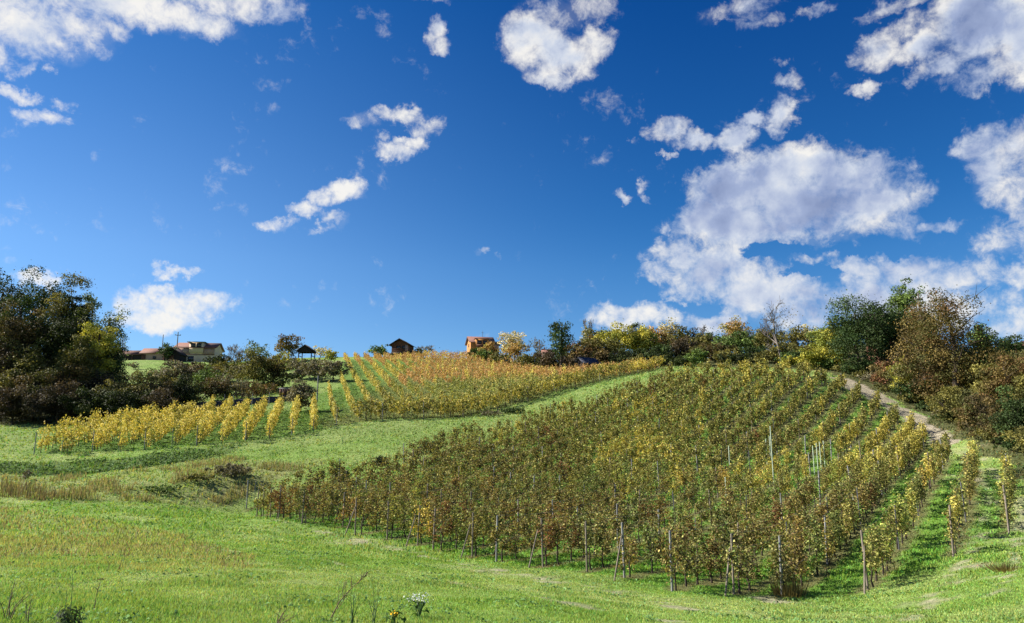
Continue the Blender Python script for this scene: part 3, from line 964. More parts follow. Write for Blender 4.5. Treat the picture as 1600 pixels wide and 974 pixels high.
LP = [(385, 795, 'grey', 'tall grey post at the left corner of the near vineyard'), (397, 793, 'thin', 'thin post just behind the left corner post'), (406, 800, 'brown', 'brown post beside the left corner of the near vineyard')]
for px, py, kd, lab in LP:
    a, b = hit(px, py, 30)
    tag(link('vineyard_post', PM[kd], None, (a, b, float(zt(a, b)))), lab, 'post', 'corner posts')
FP = [(325, 640), (345, 640), (359, 640), (389, 638), (416, 636)]
for q, (px, py) in enumerate(FP):
    a, b = hit(px, py, 80)
    tag(link('fence_post', PM['grey'], None, (a, b + 1, float(zt(a, b + 1)))), f'weathered fence post below the orchard terrace, {ORD[q]} from its left end', 'post', 'fence posts on the terrace')
for ends, nm, where in ((LEFT_ENDS, 'golden vine block', 'left'), (HILL_ENDS, 'hillside vineyard', 'left')):
    for q, (x0, y0, x1, y1) in enumerate(ends):
        if nm[0] == 'h' and q > 22: break
        a, b = x0 - ROW_U2[0] * .5, y0 - ROW_U2[1] * .5
        tag(link('vineyard_post', PM['thin' if q % 2 else 'grey'], None, (a, b, float(zt(a, b)))), f'post at the lower end of the {ordn(q + 1)} row from {where} of the {nm}', 'post', f'end posts of the {nm}')

# ------------------------------------------------------------------ trees and bushes
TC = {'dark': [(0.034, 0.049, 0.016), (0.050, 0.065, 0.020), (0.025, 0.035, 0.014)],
      'darkgreen': [(0.042, 0.076, 0.022), (0.066, 0.104, 0.031), (0.034, 0.053, 0.017)],
      'green': [(0.104, 0.163, 0.043), (0.152, 0.217, 0.051), (0.072, 0.116, 0.032)],
      'olive': [(0.143, 0.139, 0.039), (0.204, 0.184, 0.049), (0.095, 0.095, 0.030)],
      'ygreen': [(0.320, 0.310, 0.051), (0.448, 0.403, 0.065), (0.192, 0.217, 0.043)],
      'yellow': [(0.640, 0.480, 0.065), (0.544, 0.465, 0.072), (0.384, 0.341, 0.058)],
      'orange': [(.42, .27, .08), (.34, .21, .07), (.32, .28, .09)],
      'pale': [(0.544, 0.465, 0.246), (0.416, 0.372, 0.203), (0.640, 0.527, 0.261)],
      'brown': [(0.109, 0.079, 0.032), (0.145, 0.105, 0.040), (0.076, 0.061, 0.029), (0.094, 0.098, 0.031)],
      'rust': [(0.124, 0.094, 0.032), (0.169, 0.124, 0.039), (0.090, 0.086, 0.026), (0.150, 0.086, 0.034)],
      'red': [(.19, .095, .05), (.24, .13, .055), (.14, .11, .04)],
      'grey': [(0.163, 0.151, 0.093), (0.129, 0.118, 0.074), (0.204, 0.184, 0.111)],
      'bluegreen': [(0.096, 0.147, 0.072), (0.160, 0.217, 0.109), (0.224, 0.264, 0.145)],
      'purple': [(.072, .058, .034), (.055, .046, .030), (.095, .068, .040)]}


def limbs(base, top, w, n, rg, r0):
    """trunk and main limbs inside a crown"""
    H = top - base
    th = np.linspace(0, .82, 6)
    tx = np.cumsum(rg.normal(size=6) * w * .018); ty = np.cumsum(rg.normal(size=6) * w * .018)
    tr = np.c_[tx, ty, base + th * H]
    ln = [(tr, r0 * (1 - th * .9))]
    for q in range(n):
        k = .22 + .55 * rg.random(); i = k * 5 / .82; i0 = int(min(4, i)); s = tr[i0] + (tr[i0 + 1] - tr[i0]) * (i - i0 if i < 5 else 0)
        a = rg.random() * math.tau; L = w * (.28 + .2 * rg.random()) * (1.1 - k * .5)
        e = s + np.array([math.cos(a) * L, math.sin(a) * L, L * (.5 + .8 * rg.random())])
        e[2] = min(e[2], base + H * .86)
        mid = (s + e) / 2 + rg.normal(size=3) * L * .08 + np.array([0, 0, -L * .06])
        rr_ = r0 * (1 - k * .9) * .55
        ln.append((np.array([s, mid, e]), [rr_, rr_ * .6, rr_ * .2]))
        for z in range(2):
            g = mid + (e - mid) * rg.random(); a2 = a + rg.normal() * .9; L2 = L * .5
            ln.append((np.array([g, g + np.array([math.cos(a2) * L2, math.sin(a2) * L2, min(L2 * (.3 + rg.random() * .7), max(.05, base + H * .93 - g[2]))])]), [rr_ * .4, rr_ * .1]))
    return ln


def bare_lines(H, w, rg, r0, depth=4, up=.75):
    out = []

    def grow(p, d, L, r, lev):
        n = 4; pts_ = [p]; q = p.copy(); dd = d.copy()
        for i in range(n - 1):
            dd = unit(dd + rg.normal(size=3) * .14 + np.array([0, 0, .05])); q = q + dd * L / (n - 1); pts_.append(q.copy())
        out.append((np.array(pts_), np.linspace(r, r * .5, n)))
        if lev <= 0: return
        for k in range(3 + (lev < 3) * 2):
            f_ = .35 + .65 * rg.random(); b = pts_[min(n - 1, int(f_ * (n - 1) + .5))]
            side = unit(np.cross(dd, rg.normal(size=3)))
            nd = unit(dd * up + side * (.45 + .5 * rg.random()))
            grow(b, nd, L * (.55 + .2 * rg.random()), r * .5, lev - 1)
    grow(np.array([0, 0, -.2]), np.array([rg.normal() * .05, rg.normal() * .05, 1.]), H * .42, r0, depth)
    P_ = np.concatenate([a for a, b in out])
    sx = w * .5 / max(.1, np.percentile(np.abs(P_[:, :2]), 96)); sz = H / P_[:, 2].max()
    return [(a * np.array([sx, sx, sz]), b) for a, b in out]


def crown_leaves(H0, H1, w, dpt, pal, dens, ls, rg, shape='round', clump=.2, droop=0.0):
    """leaf faces gathered in uneven clumps through a crown between heights H0 and H1"""
    hh = (H1 - H0) / 2; cz = (H1 + H0) / 2; a = w / 2
    area = math.pi * a * hh
    n = int(np.clip(dens * area / (ls * ls * .40), 150, 15000))
    nc = int(np.clip(area / (clump * min(a, hh) * 2) ** 2 * 3.2, 14, 110))
    d = unit(rg.normal(size=(nc, 3)))
    d[:, 1] *= 1.0
    rad = rg.random(nc) ** .42
    if shape == 'cone':
        zz = rg.random(nc) ** 1.3; rxy = (1 - zz * .85) * rg.random(nc) ** .5; an = rg.random(nc) * math.tau
        C = np.c_[np.cos(an) * rxy * a, np.sin(an) * rxy * dpt / 2, H0 + zz * (H1 - H0)]
    else:
        lob = .84 + .26 * np.sin(np.arctan2(d[:, 1], d[:, 0]) * 3 + rg.random() * 6) * np.cos(d[:, 2] * 4 + rg.random() * 6) + rg.normal(size=nc) * .07
        C = d * rad[:, None] * lob[:, None]
        if shape == 'mound':
            C[:, 2] = np.where(C[:, 2] < 0, C[:, 2] * .95, C[:, 2])
            wid = 1.0
            C = np.c_[C[:, 0] * a * wid, C[:, 1] * dpt / 2, cz + C[:, 2] * hh]
        else:
            C = np.c_[C[:, 0] * a, C[:, 1] * dpt / 2, cz + C[:, 2] * hh]
    # keep clumps within outline
    rc = clump * min(a, hh) * (.7 + .8 * rg.random(nc))
    C[:, 2] = np.clip(C[:, 2], H0 + rc * .4, H1 - rc * .75)
    pal = np.array(pal)
    cb = pal[rg.integers(0, len(pal), nc)] * (.75 + .5 * rg.random((nc, 1)))
    wts = rc ** 2 / (rc ** 2).sum()
    ci = rg.choice(nc, n, p=wts)
    dd = unit(rg.normal(size=(n, 3)))
    dd[:, 2] = np.where(rg.random(n) < .35, np.abs(dd[:, 2]), dd[:, 2])
    r_ = rc[ci] * (.35 + .75 * rg.random(n) ** .6)
    pos = C[ci] + dd * r_[:, None] * np.array([1.1, 1.1, .85])
    # stray sprays break the outline
    st = rg.random(n) < .06
    pos = np.where(st[:, None], pos + dd * rc[ci][:, None] * .6, pos)
    pos[:, 2] -= droop * rg.random(n) * rc[ci]
    pos[:, 2] = np.maximum(pos[:, 2], H0 * .8 + .05)
    col = cb[ci] * (.65 + .7 * rg.random((n, 1)))
    nr = dd * .7 + rg.normal(size=(n, 3)) * .6 + np.array([0, 0, .3])
    v, f = leaf_quads(pos, nr, ls * (.65 + .7 * rg.random(n)), .75, .15)
    return v, f, np.repeat(col, 4, 0)


def bank_d(px, wpx):
    q = px - wpx * .22
    y = np.interp(q, [1255, 1300, 1330, 1372, 1405, 1450, 1502, 1545, 1600, 1700], [572, 582, 590, 607, 628, 650, 686, 712, 735, 770])
    x0, y0 = hit(q, y, 25)
    return y0


def plant(name, cat, px, top, wpx, d, pal, label, shape='round', dens=4.2, low=.10, group=None, leaf=1.0, bare=False, clump=.22, sink=0.0, twig=None, hmin=1.0, cx=1.0):
    a, b = P(px, 600, d)[:2]
    zg = float(zt(a, b)); zt_ = P(px, top, d)[2]
    H = max(hmin, zt_ - zg); w = wpx / F * d * (1.0 if bare else 1.12)
    if not bare: H *= 1.04
    if 880 < px < 1300 and not bare: w *= 1.18
    rg = np.random.default_rng(int(px * 31 + top * 7 + d))
    o = bpy.data.objects.new(name, None); COL.objects.link(o)
    o.location = (a, b, zg - sink); tag(o, label, cat, group)
    ls = max(.09, d * .0023) * leaf
    if not bare and shape != 'mound' and dens < 4: dens *= 1.5
    r0 = max(.04, H * .028)
    if bare:
        ln = bare_lines(H, w, rg, r0 * .9, 4)
        ln = [(p_, np.maximum(r_, d * .00022)) for p_, r_ in ln]
        tv, tf = tubes(ln[:1], 7); link('trunk', mesh_np('trunk', tv, tf, None, twig or M_TWIG, True), o)
        tv, tf = tubes(ln[1:], 3); link('branches', mesh_np('branches', tv, tf, None, twig or M_TWIG), o)
        if dens > 0:
            v, f, c = crown_leaves(H * .35, H, w, w, TC[pal], dens, ls * .8, rg, shape, clump)
            link('crown', mesh_np('crown', v, f, c, M_LEAF), o)
        return o
    ln = limbs(-.3, H, w, 7 if cat == 'tree' else 4, rg, r0)
    tv, tf = tubes(ln, 6)
    link('trunk' if cat == 'tree' else 'stem', mesh_np('trunk', tv, tf, None, M_BARK, True), o)
    v, f, c = crown_leaves(H * low, H * 1.01, w, w * (.9 + .2 * rg.random()), TC[pal], dens, ls, rg, shape, clump)
    link('crown' if cat == 'tree' else 'foliage', mesh_np('crown', v, f, c, M_LEAF), o)
    return o


TREES = [
    # left wood: px, top, width px, distance, palette, label, options
    (-20, 428, 95, 101, 'dark', 'dark tree cut by the photo edge at the top of the left wood', {}),
    (48, 424, 92, 104, 'darkgreen', 'tallest dark green tree crowning the left wood', {}),
    (92, 438, 66, 100, 'olive', 'olive tree with yellowish top beside the tallest tree of the left wood', {}),
    (128, 447, 40, 106, 'bluegreen', 'slim blue-green tree top between olive crown and sparse pale tree', {'dens': 1.6}),
    (160, 474, 56, 104, 'bluegreen', 'sparse pale leaved tree at the right shoulder of the left wood', {'dens': 1.2}),
    (10, 480, 78, 93, 'brown', 'rusty brown tree low at the left wood edge', {'dens': 2.2}),
    (70, 490, 120, 97, 'dark', 'broad very dark tree filling the middle of the left wood', {'low': .1, 'dens': 3}),
    (148, 500, 66, 95, 'ygreen', 'yellow-green rounded tree at the right foot of the left wood', {'low': .12}),
    (118, 527, 64, 92, 'olive', 'small olive yellow tree in front of the left wood', {'low': .1}),
    (186, 522, 26, 108, 'bluegreen', 'thin nearly leafless tree right beside the left wood', {'bare': True, 'dens': .5}),
    (8, 540, 70, 91, 'purple', 'dark brown undergrowth tree beneath the rusty tree at the edge', {'low': .05}),
    (104, 445, 40, 99, 'dark', 'narrow dark tree behind the olive crown of the left wood', {}),
    (20, 455, 80, 98, 'darkgreen', 'dark green tree between the photo edge and the tallest tree of the left wood', {'low': .1}),
    (100, 478, 90, 96, 'dark', 'dark crowned tree right of the broad dark tree in the left wood', {'low': .1}),
    (168, 530, 46, 98, 'darkgreen', 'dark low tree under the sparse pale tree of the left wood', {'low': .05}),
    (48, 540, 80, 91, 'olive', 'brown-green tree low in the middle of the left wood', {'low': .05}),
    # slope below the houses
    (258, 537, 25, 178, 'darkgreen', 'dark green tree between the long barn and black gabled shed', {'low': .05}),
    (341, 553, 42, 160, 'dark', 'dark round tree hiding the lower right corner of the beige house', {'low': .05}),
    (372, 536, 44, 158, 'grey', 'bare pale branched tree right of the beige house', {'bare': True, 'dens': .25}),
    (398, 536, 40, 150, 'bluegreen', 'airy grey-green tree beside the bare pale tree', {'dens': 1.5}),
    (396, 550, 60, 118, 'olive', 'tall olive brown tree at the centre of the orchard slope', {'low': .15}),
    (428, 556, 36, 120, 'brown', 'brown slender tree beside the tall olive orchard tree', {'low': .15}),
    (322, 574, 48, 112, 'green', 'grey-green orchard tree behind the terrace fence', {'low': .15, 'dens': 1.8}),
    (352, 584, 42, 106, 'grey', 'thin greyish orchard tree above the terrace fence posts', {'low': .2, 'dens': 1.3}),
    (378, 594, 34, 104, 'grey', 'small bare-looking orchard tree right of the thin greyish one', {'low': .2, 'dens': 1.1}),
    (410, 598, 56, 103, 'rust', 'low reddish brown orchard tree at the terrace edge', {'low': .2, 'dens': 1.5}),
    (447, 524, 44, 172, 'rust', 'orange-brown round tree left of the black gazebo', {'low': .15, 'dens': 2.2}),
    (442, 552, 42, 140, 'ygreen', 'yellow-green willow-like tree below the orange-brown round tree', {'low': .1}),
    (498, 541, 36, 180, 'pale', 'pale sparse tree right of the black gazebo', {'dens': 1.2}),
    (515, 548, 24, 160, 'ygreen', 'little yellow-green tree at the upper end of the vine rows', {'low': .1}),
    (289, 586, 44, 94, 'dark', 'very dark evergreen rising from the hedge behind the golden vines', {'low': .03, 'dens': 3.4}),
    # crest
    (590, 539, 30, 178, 'green', 'round green tree on the crest left of the brown hut', {'low': .05}),
    (666, 540, 38, 185, 'grey', 'bare grey tree on the crest right of the brown hut', {'bare': True, 'dens': .1}),
    (800, 516, 46, 165, 'pale', 'pale yellow airy tree beside the orange house', {'dens': 1.8, 'low': .15}),
    (806, 534, 44, 158, 'orange', 'orange-brown tree in front of the pale yellow airy tree', {'dens': 2.0, 'low': .25}),
    (836, 525, 40, 168, 'grey', 'bare grey tree behind the wooden pole', {'bare': True, 'dens': .15}),
    # far tree line right of the crest
    (877, 498, 42, 128, 'darkgreen', 'dark green tree with see-through crown standing alone left of the tree line', {'dens': 1.7, 'low': .2}),
    (918, 498, 24, 165, 'pale', 'slim bare poplar poking above the tree line', {'bare': True, 'dens': .5}),
    (928, 513, 38, 148, 'olive', 'olive crowned tree under the slim bare poplar', {}),
    (920, 528, 52, 136, 'rust', 'rusty brown tree beside the blue-black shed roof', {'low': .1}),
    (974, 506, 66, 142, 'ygreen', 'broad domed yellow-green tree in the far tree line', {'low': .15, 'dens': 3.2}),
    (1000, 503, 36, 158, 'darkgreen', 'dark green crown peeping over the broad domed yellow tree', {}),
    (1014, 516, 32, 140, 'ygreen', 'small lime coloured tree right of the domed tree', {}),
    (1032, 508, 34, 142, 'orange', 'bright orange topped tree in the middle of the far tree line', {'dens': 3}),
    (1050, 499, 30, 146, 'pale', 'tall pale yellow tree behind the bright orange topped tree', {'dens': 1.9}),
    (1070, 508, 26, 144, 'olive', 'narrow olive tree right of the tall pale yellow one', {}),
    (1094, 514, 38, 146, 'purple', 'brownish grey half bare tree in the far tree line', {'dens': 1.5}),
    (1122, 508, 46, 150, 'grey', 'wide bare tree with pale twigs behind the brown thicket', {'bare': True, 'dens': .2}),
    (1156, 497, 38, 150, 'orange', 'apricot coloured tree top behind the green thicket', {'dens': 2.2}),
    (1185, 512, 44, 138, 'grey', 'greyish thin tree left of the big bare tree', {'dens': 1.3}),
    (1224, 464, 78, 102, 'grey', 'big bare tree with spreading branches on the skyline', {'bare': True, 'dens': .12}),
    (1205, 514, 48, 118, 'olive', 'olive and brown tree in front of the big bare tree', {'low': .1}),
    (1244, 512, 44, 106, 'olive', 'olive tree right behind the trunk of the big bare tree', {'low': .1, 'dens': 2.2}),
    (1268, 508, 34, 128, 'pale', 'cream coloured feathery tree between bare tree and yellow bush', {'dens': 1.7}),
    (1285, 512, 36, 104, 'green', 'small green tree beside the cream coloured feathery tree', {'low': .1}),
    # right hand side
    (1305, 500, 62, 92, 'ygreen', 'golden green tree at the left side of the big dark bush', {'low': .05}),
    (1350, 470, 124, 88, 'darkgreen', 'big dark green spreading tree above the track', {'low': .03, 'dens': 3.4}),
    (1386, 482, 70, 90, 'darkgreen', 'dark tree with rusty patch in front of the hidden roof', {'low': .1, 'dens': 3}),
    (1425, 443, 46, 96, 'green', 'tufted tree top sticking up beside the hidden roof', {'low': .45, 'dens': 2.4}),
    (1448, 472, 52, 80, 'brown', 'brown tree between tufted top and the largest brown tree', {'low': .1, 'dens': 2.4}),
    (1490, 448, 124, 68, 'rust', 'largest autumn brown tree standing over the bank', {'low': .04, 'dens': 2.3, 'leaf': 1.0}),
    (1462, 525, 110, 63, 'brown', 'lower brown-green tree in front of the largest autumn tree', {'low': .05, 'dens': 2.3}),
    (1540, 500, 36, 84, 'green', 'slender green tree right of the largest autumn tree', {}),
    (1572, 522, 66, 88, 'darkgreen', 'dark green tree before the red roof at the edge', {'low': .1, 'dens': 2.8}),
    (1532, 536, 90, 68, 'olive', 'olive tree filling the bank right of the largest autumn tree', {'low': .04}),
    (1580, 548, 90, 60, 'rust', 'rust coloured tree on the bank under the red roof', {'low': .04}),
    (1608, 545, 60, 74, 'brown', 'brown tree at the right photo edge under the red roof', {'low': .05}),
]
for px, top, w, d, pal, lab, kw in TREES:
    if px > 1400: d = max(d, bank_d(px, w) + 3.0)
    nm = 'bare_tree' if kw.get('bare') else 'tree'
    plant(nm, 'tree', px, top, w, d, pal, lab, **kw)

BUSHES = [
    (8, 570, 74, 88, 'olive', 'yellowish hedge bush at the far left of the dark hedge', {}),
    (58, 572, 74, 88, 'brown', 'brown hedge bush under the broad dark tree', {}),
    (104, 566, 60, 90, 'rust', 'rust tinged bush beneath the small olive yellow tree', {}),
    (30, 604, 90, 85, 'purple', 'dark purple-brown bramble at the hedge foot, leftmost', {'dens': 3.2}),
    (96, 600, 90, 86, 'purple', 'dark bramble with reddish top, second along the hedge foot', {'dens': 3.2}),
    (150, 576, 60, 92, 'purple', 'grey-purple twiggy bush in the middle of the dark hedge', {'dens': 2}),
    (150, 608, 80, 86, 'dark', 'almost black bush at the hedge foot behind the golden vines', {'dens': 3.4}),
    (200, 582, 84, 90, 'olive', 'wide olive bush in front of the grassy slope', {}),
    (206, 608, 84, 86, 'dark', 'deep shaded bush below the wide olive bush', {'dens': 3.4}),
    (246, 590, 54, 91, 'brown', 'twiggy brown bush left of the very dark evergreen', {}),
    (252, 612, 60, 87, 'purple', 'dark brown bush at the foot of the very dark evergreen', {'dens': 3}),
    (273, 566, 66, 118, 'grey', 'grey-brown scrub below the black gabled shed', {}),
    (308, 566, 56, 122, 'brown', 'brown scrub on the slope below the beige house', {}),
    (240, 574, 30, 128, 'green', 'small green shrub on the grassy slope below the barn', {'dens': 1.6}),
    (206, 566, 22, 155, 'grey', 'little grey shrub on the grassy slope', {'dens': 1.2}),
    (172, 584, 60, 104, 'olive', 'olive scrub at the left end of the grassy slope', {}),
    (222, 592, 60, 100, 'brown', 'brown scrub in the middle below the grassy slope', {}),
    (268, 590, 56, 108, 'olive', 'olive brown scrub behind the very dark evergreen', {}),
    (330, 592, 60, 104, 'brown', 'brown scrub among the orchard trees, left part', {}),
    (362, 600, 56, 112, 'olive', 'olive scrub among the orchard trees, middle part', {}),
    (395, 596, 56, 112, 'brown', 'brown scrub under the tall olive orchard tree', {}),
    (430, 590, 50, 118, 'olive', 'olive scrub at the right end of the orchard', {}),
    (340, 572, 60, 130, 'olive', 'olive scrub below the dark round tree at the beige house', {}),
    (375, 570, 50, 136, 'grey', 'grey scrub below the bare pale tree', {}),
    (300, 566, 60, 150, 'brown', 'brown scrub directly below the beige house front', {}),
    (352, 564, 56, 150, 'olive', 'olive scrub right below the dark round tree at the house', {}),
    (420, 562, 56, 148, 'olive', 'olive scrub left of the yellow-green willow-like tree', {}),
    (385, 566, 50, 150, 'green', 'green scrub under the bare pale tree', {}),
    (1450, 648, 44, 56, 'darkgreen', 'low dark green scrub along the middle of the track bank', {}),
    (1474, 660, 44, 53, 'grey', 'low grey scrub along the middle of the track bank', {}),
    (1502, 668, 44, 50, 'olive', 'low olive scrub where the track reaches the grass', {}),
    (1530, 690, 50, 47, 'brown', 'low brown scrub where the grass alley begins', {}),
    (1575, 690, 60, 44, 'darkgreen', 'green bramble skirt near the foot of the bank', {}),
    (1350, 598, 40, 78, 'olive', 'weedy scrub at the upper edge of the pale track', {}),
    (300, 614, 44, 96, 'olive', 'low olive bush right of the very dark evergreen', {}),
    (344, 606, 44, 108, 'green', 'low green bush behind the terrace fence', {'dens': 1.8}),
    (380, 612, 44, 107, 'grey', 'low grey bush behind the terrace fence', {'dens': 1.6}),
    (466, 560, 44, 132, 'grey', 'rounded grey-green bush under the black gazebo, left of three', {}),
    (492, 562, 50, 128, 'grey', 'rounded grey-green bush under the black gazebo, middle of three', {}),
    (520, 560, 44, 126, 'grey', 'rounded brown-green bush under the black gazebo, right of three', {}),
    (455, 584, 46, 130, 'dark', 'dark shrub beneath the three rounded bushes', {}),
    (472, 592, 34, 92, 'grey', 'isolated ball shaped bush above the golden vine rows', {'dens': 4, 'clump': .3}),
    (640, 549, 22, 180, 'darkgreen', 'dark bush hiding the foot of the brown hut', {}),
    (655, 546, 20, 181, 'darkgreen', 'dark bush at the right corner of the brown hut', {}),
    (612, 552, 12, 176, 'dark', 'tiny dark bush left of the brown hut', {}),
    (740, 544, 22, 166, 'darkgreen', 'dark bush below the orange gable wall', {}),
    (764, 535, 34, 168, 'orange', 'orange bush covering the front of the orange house', {}),
    (756, 546, 26, 160, 'green', 'green bush in front of the orange bush', {}),
    (782, 552, 36, 152, 'olive', 'olive bush below the orange-brown tree', {}),
    (826, 552, 46, 146, 'olive', 'olive bush at the upper right end of the hillside vineyard', {}),
    (845, 548, 24, 156, 'darkgreen', 'green bush between the pole and the tiny red roof', {}),
    (862, 548, 54, 134, 'purple', 'round brown bush at the foot of the lone dark tree', {'dens': 3.2}),
    (905, 556, 40, 130, 'purple', 'dark brown bush left of the blue-black shed roof', {}),
    (946, 546, 40, 132, 'brown', 'brown bush right of the blue-black shed roof', {}),
    (890, 540, 40, 138, 'rust', 'rust coloured bush behind the blue-black shed roof', {}),
    (1100, 540, 50, 122, 'brown', 'brown bush behind the bright green round bush', {}),
    (1140, 545, 44, 112, 'olive', 'olive bush below the apricot tree top', {}),
    (1185, 540, 50, 110, 'darkgreen', 'dark green bush between thicket and olive tree', {}),
    (1225, 540, 50, 104, 'olive', 'olive bush left of the foot of the big bare tree', {}),
    (1260, 535, 50, 100, 'olive', 'olive bush right of the foot of the big bare tree', {}),
    (1292, 530, 50, 98, 'ygreen', 'golden bush under the golden green tree', {}),
    (1045, 553, 50, 121, 'dark', 'dark bush where the hillside vine hedge ends', {'dens': 3}),
    (1100, 522, 44, 134, 'olive', 'tall olive bush behind the brown bushes of the tree line', {}),
    (1136, 524, 44, 132, 'grey', 'grey-green bush in front of the wide bare tree', {}),
    (1190, 524, 50, 126, 'olive', 'olive bush filling the tree line left of the big bare tree', {}),
    (958, 530, 40, 136, 'olive', 'olive bush between the rusty tree and the domed tree', {}),
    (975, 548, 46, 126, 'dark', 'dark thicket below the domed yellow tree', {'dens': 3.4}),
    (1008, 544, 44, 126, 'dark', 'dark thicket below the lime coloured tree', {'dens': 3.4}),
    (995, 556, 30, 122, 'olive', 'olive bush at the foot of the dark thicket', {}),
    (1034, 540, 50, 124, 'darkgreen', 'dark green thicket below the orange topped tree', {'dens': 3.2}),
    (1066, 528, 46, 124, 'purple', 'dark red-brown thicket bush', {'dens': 3}),
    (1091, 545, 28, 110, 'green', 'bright green round bush at the upper edge of the near vineyard', {'dens': 3.4}),
    (1070, 556, 40, 112, 'dark', 'dark bush left of the bright green round bush', {'dens': 3}),
    (1120, 535, 52, 116, 'brown', 'brown bush right of the bright green round bush', {}),
    (1160, 519, 74, 122, 'green', 'large green thicket behind the near vineyard', {'dens': 3}),
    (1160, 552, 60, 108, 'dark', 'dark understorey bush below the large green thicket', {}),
    (1205, 548, 46, 104, 'olive', 'olive bush at the top of the near vineyard', {}),
    (1240, 548, 40, 98, 'darkgreen', 'dark green bush at the foot of the big bare tree', {}),
    (1232, 556, 24, 96, 'ygreen', 'little yellow bush before the big bare tree', {}),
    (1272, 545, 44, 94, 'ygreen', 'yellow-green bush at the upper right corner of the near vineyard', {}),
    (1300, 560, 50, 86, 'green', 'green bush at the top of the track', {}),
    (1345, 560, 60, 82, 'darkgreen', 'dark bush below the big dark green spreading tree', {'dens': 3.2}),
    (1318, 582, 34, 82, 'olive', 'low olive bush where the track begins', {}),
    (1386, 562, 42, 74, 'red', 'red leaved bush on the bank', {}),
    (1408, 560, 36, 73, 'ygreen', 'lime green bush beside the red leaved bush', {}),
    (1366, 590, 52, 75, 'grey', 'grey-olive bush on the bank above the track', {}),
    (1396, 606, 56, 69, 'olive', 'olive scrub beside the pale track', {}),
    (1436, 596, 84, 63, 'darkgreen', 'dark green bush under the largest autumn tree', {'dens': 3.2}),
    (1430, 640, 60, 60, 'olive', 'low weedy scrub at the edge of the pale track', {'low': .02}),
    (1492, 606, 80, 57, 'olive', 'bush with yellow leaves under the largest autumn tree', {'dens': 2.8}),
    (1485, 640, 60, 55, 'darkgreen', 'dark green scrub on the bank left of the bramble', {}),
    (1560, 572, 90, 62, 'olive', 'large olive bush on the upper bank', {}),
    (1610, 590, 70, 58, 'olive', 'olive bush on the upper bank at the photo edge', {}),
    (1520, 622, 66, 53, 'brown', 'brown bramble mound on the bank', {'dens': 2.8}),
    (1556, 622, 72, 48, 'brown', 'reddish bramble mound near the end of the bank', {'dens': 2.6}),
    (1592, 608, 84, 46, 'darkgreen', 'dark green bramble with pale leaves at the photo edge', {'dens': 2.8}),
    (1545, 676, 50, 46, 'olive', 'low olive bramble at the foot of the bank', {}),
    (1606, 655, 70, 43, 'olive', 'olive bramble at the foot of the bank by the photo edge', {}),
    (372, 762, 64, 52, 'grey', 'brown bramble mound left of the corner posts', {'dens': 3}),
    (322, 772, 60, 50, 'olive', 'low weedy mound left of the bramble mound', {'hmin': .5}),
    (268, 776, 60, 47, 'green', 'low green weedy mound along the ditch line', {'hmin': .45}),
    (538, 741, 36, hit(538, 752, 30)[1], 'dark', 'dark bush behind the left end of the near vineyard', {'dens': 3}),
    (600, 720, 26, hit(600, 734, 30)[1], 'dark', 'dark bush peeping over the left vine rows', {'dens': 3}),
    (672, 694, 34, hit(672, 709, 30)[1], 'dark', 'dark bush at the upper side of the near vineyard', {'dens': 3}),
    (800, 640, 44, 80, 'darkgreen', 'dark green bramble on the grass strip between the vineyards', {'dens': 3, 'hmin': .7}),
    (768, 645, 40, 79, 'grey', 'dry weedy clump left of the dark green bramble', {'dens': 2, 'hmin': .6}),
    (58, 738, 14, 50, 'grey', 'small grey dead bush on the rough slope', {'hmin': .7, 'dens': 1.4}),
]
for px, top, w, d, pal, lab, kw in BUSHES:
    if 1290 < px and d > 40: d = max(d, bank_d(px, w) + 1.0)
    kw = dict(kw); kw.setdefault('low', .02); kw['dens'] = kw.get('dens', 2.7) * 1.6
    plant('bush', 'bush', px, top, w, d, pal, lab, shape='mound', **kw)


# ------------------------------------------------------------------ buildings
def gable_mesh(L, D, z0, h, over=.4, th=.14, ax='x'):
    """gable roof slabs; ridge along x, length L, depth D, eaves at z0, rise h"""
    a = math.atan2(h, D / 2); V = []; Fs = []; o = 0
    for s in (-1, 1):
        e = np.array([s * (D / 2 + over * math.cos(a)), z0 - over * math.sin(a)]); r = np.array([0.0, z0 + h])
        prof = [e, r, r + (0, th), e + (0, th)]
        v = [(x, p[0], p[1]) for x in (-L / 2 - over, L / 2 + over) for p in prof]
        f = [(0, 1, 2, 3), (4, 7, 6, 5), (0, 4, 5, 1), (1, 5, 6, 2), (2, 6, 7, 3), (3, 7, 4, 0)]
        V += v; Fs += [tuple(i + o for i in q) for q in f]; o += 8
    return np.array(V), np.array(Fs)


def wall_mesh(L, D, h, rise, z0=-1.5):
    """house body with gable ends (ridge along x)"""
    V = np.array([(-L / 2, -D / 2, z0), (L / 2, -D / 2, z0), (L / 2, D / 2, z0), (-L / 2, D / 2, z0),
                  (-L / 2, -D / 2, h), (L / 2, -D / 2, h), (L / 2, D / 2, h), (-L / 2, D / 2, h), (-L / 2, 0, h + rise), (L / 2, 0, h + rise)], float)
    me = bpy.data.meshes.new('wall')
    me.from_pydata([tuple(v) for v in V], [], [(0, 1, 5, 4), (2, 3, 7, 6), (1, 2, 6, 9, 5), (3, 0, 4, 8, 7), (4, 5, 9, 8), (6, 7, 8, 9)])
    return me


def part(name, me, mat, parent, loc=None, rz=0):
    if not me.materials: me.materials.append(mat)
    o = link(name, me, parent, loc)
    o.rotation_euler = (0, 0, rz)
    return o


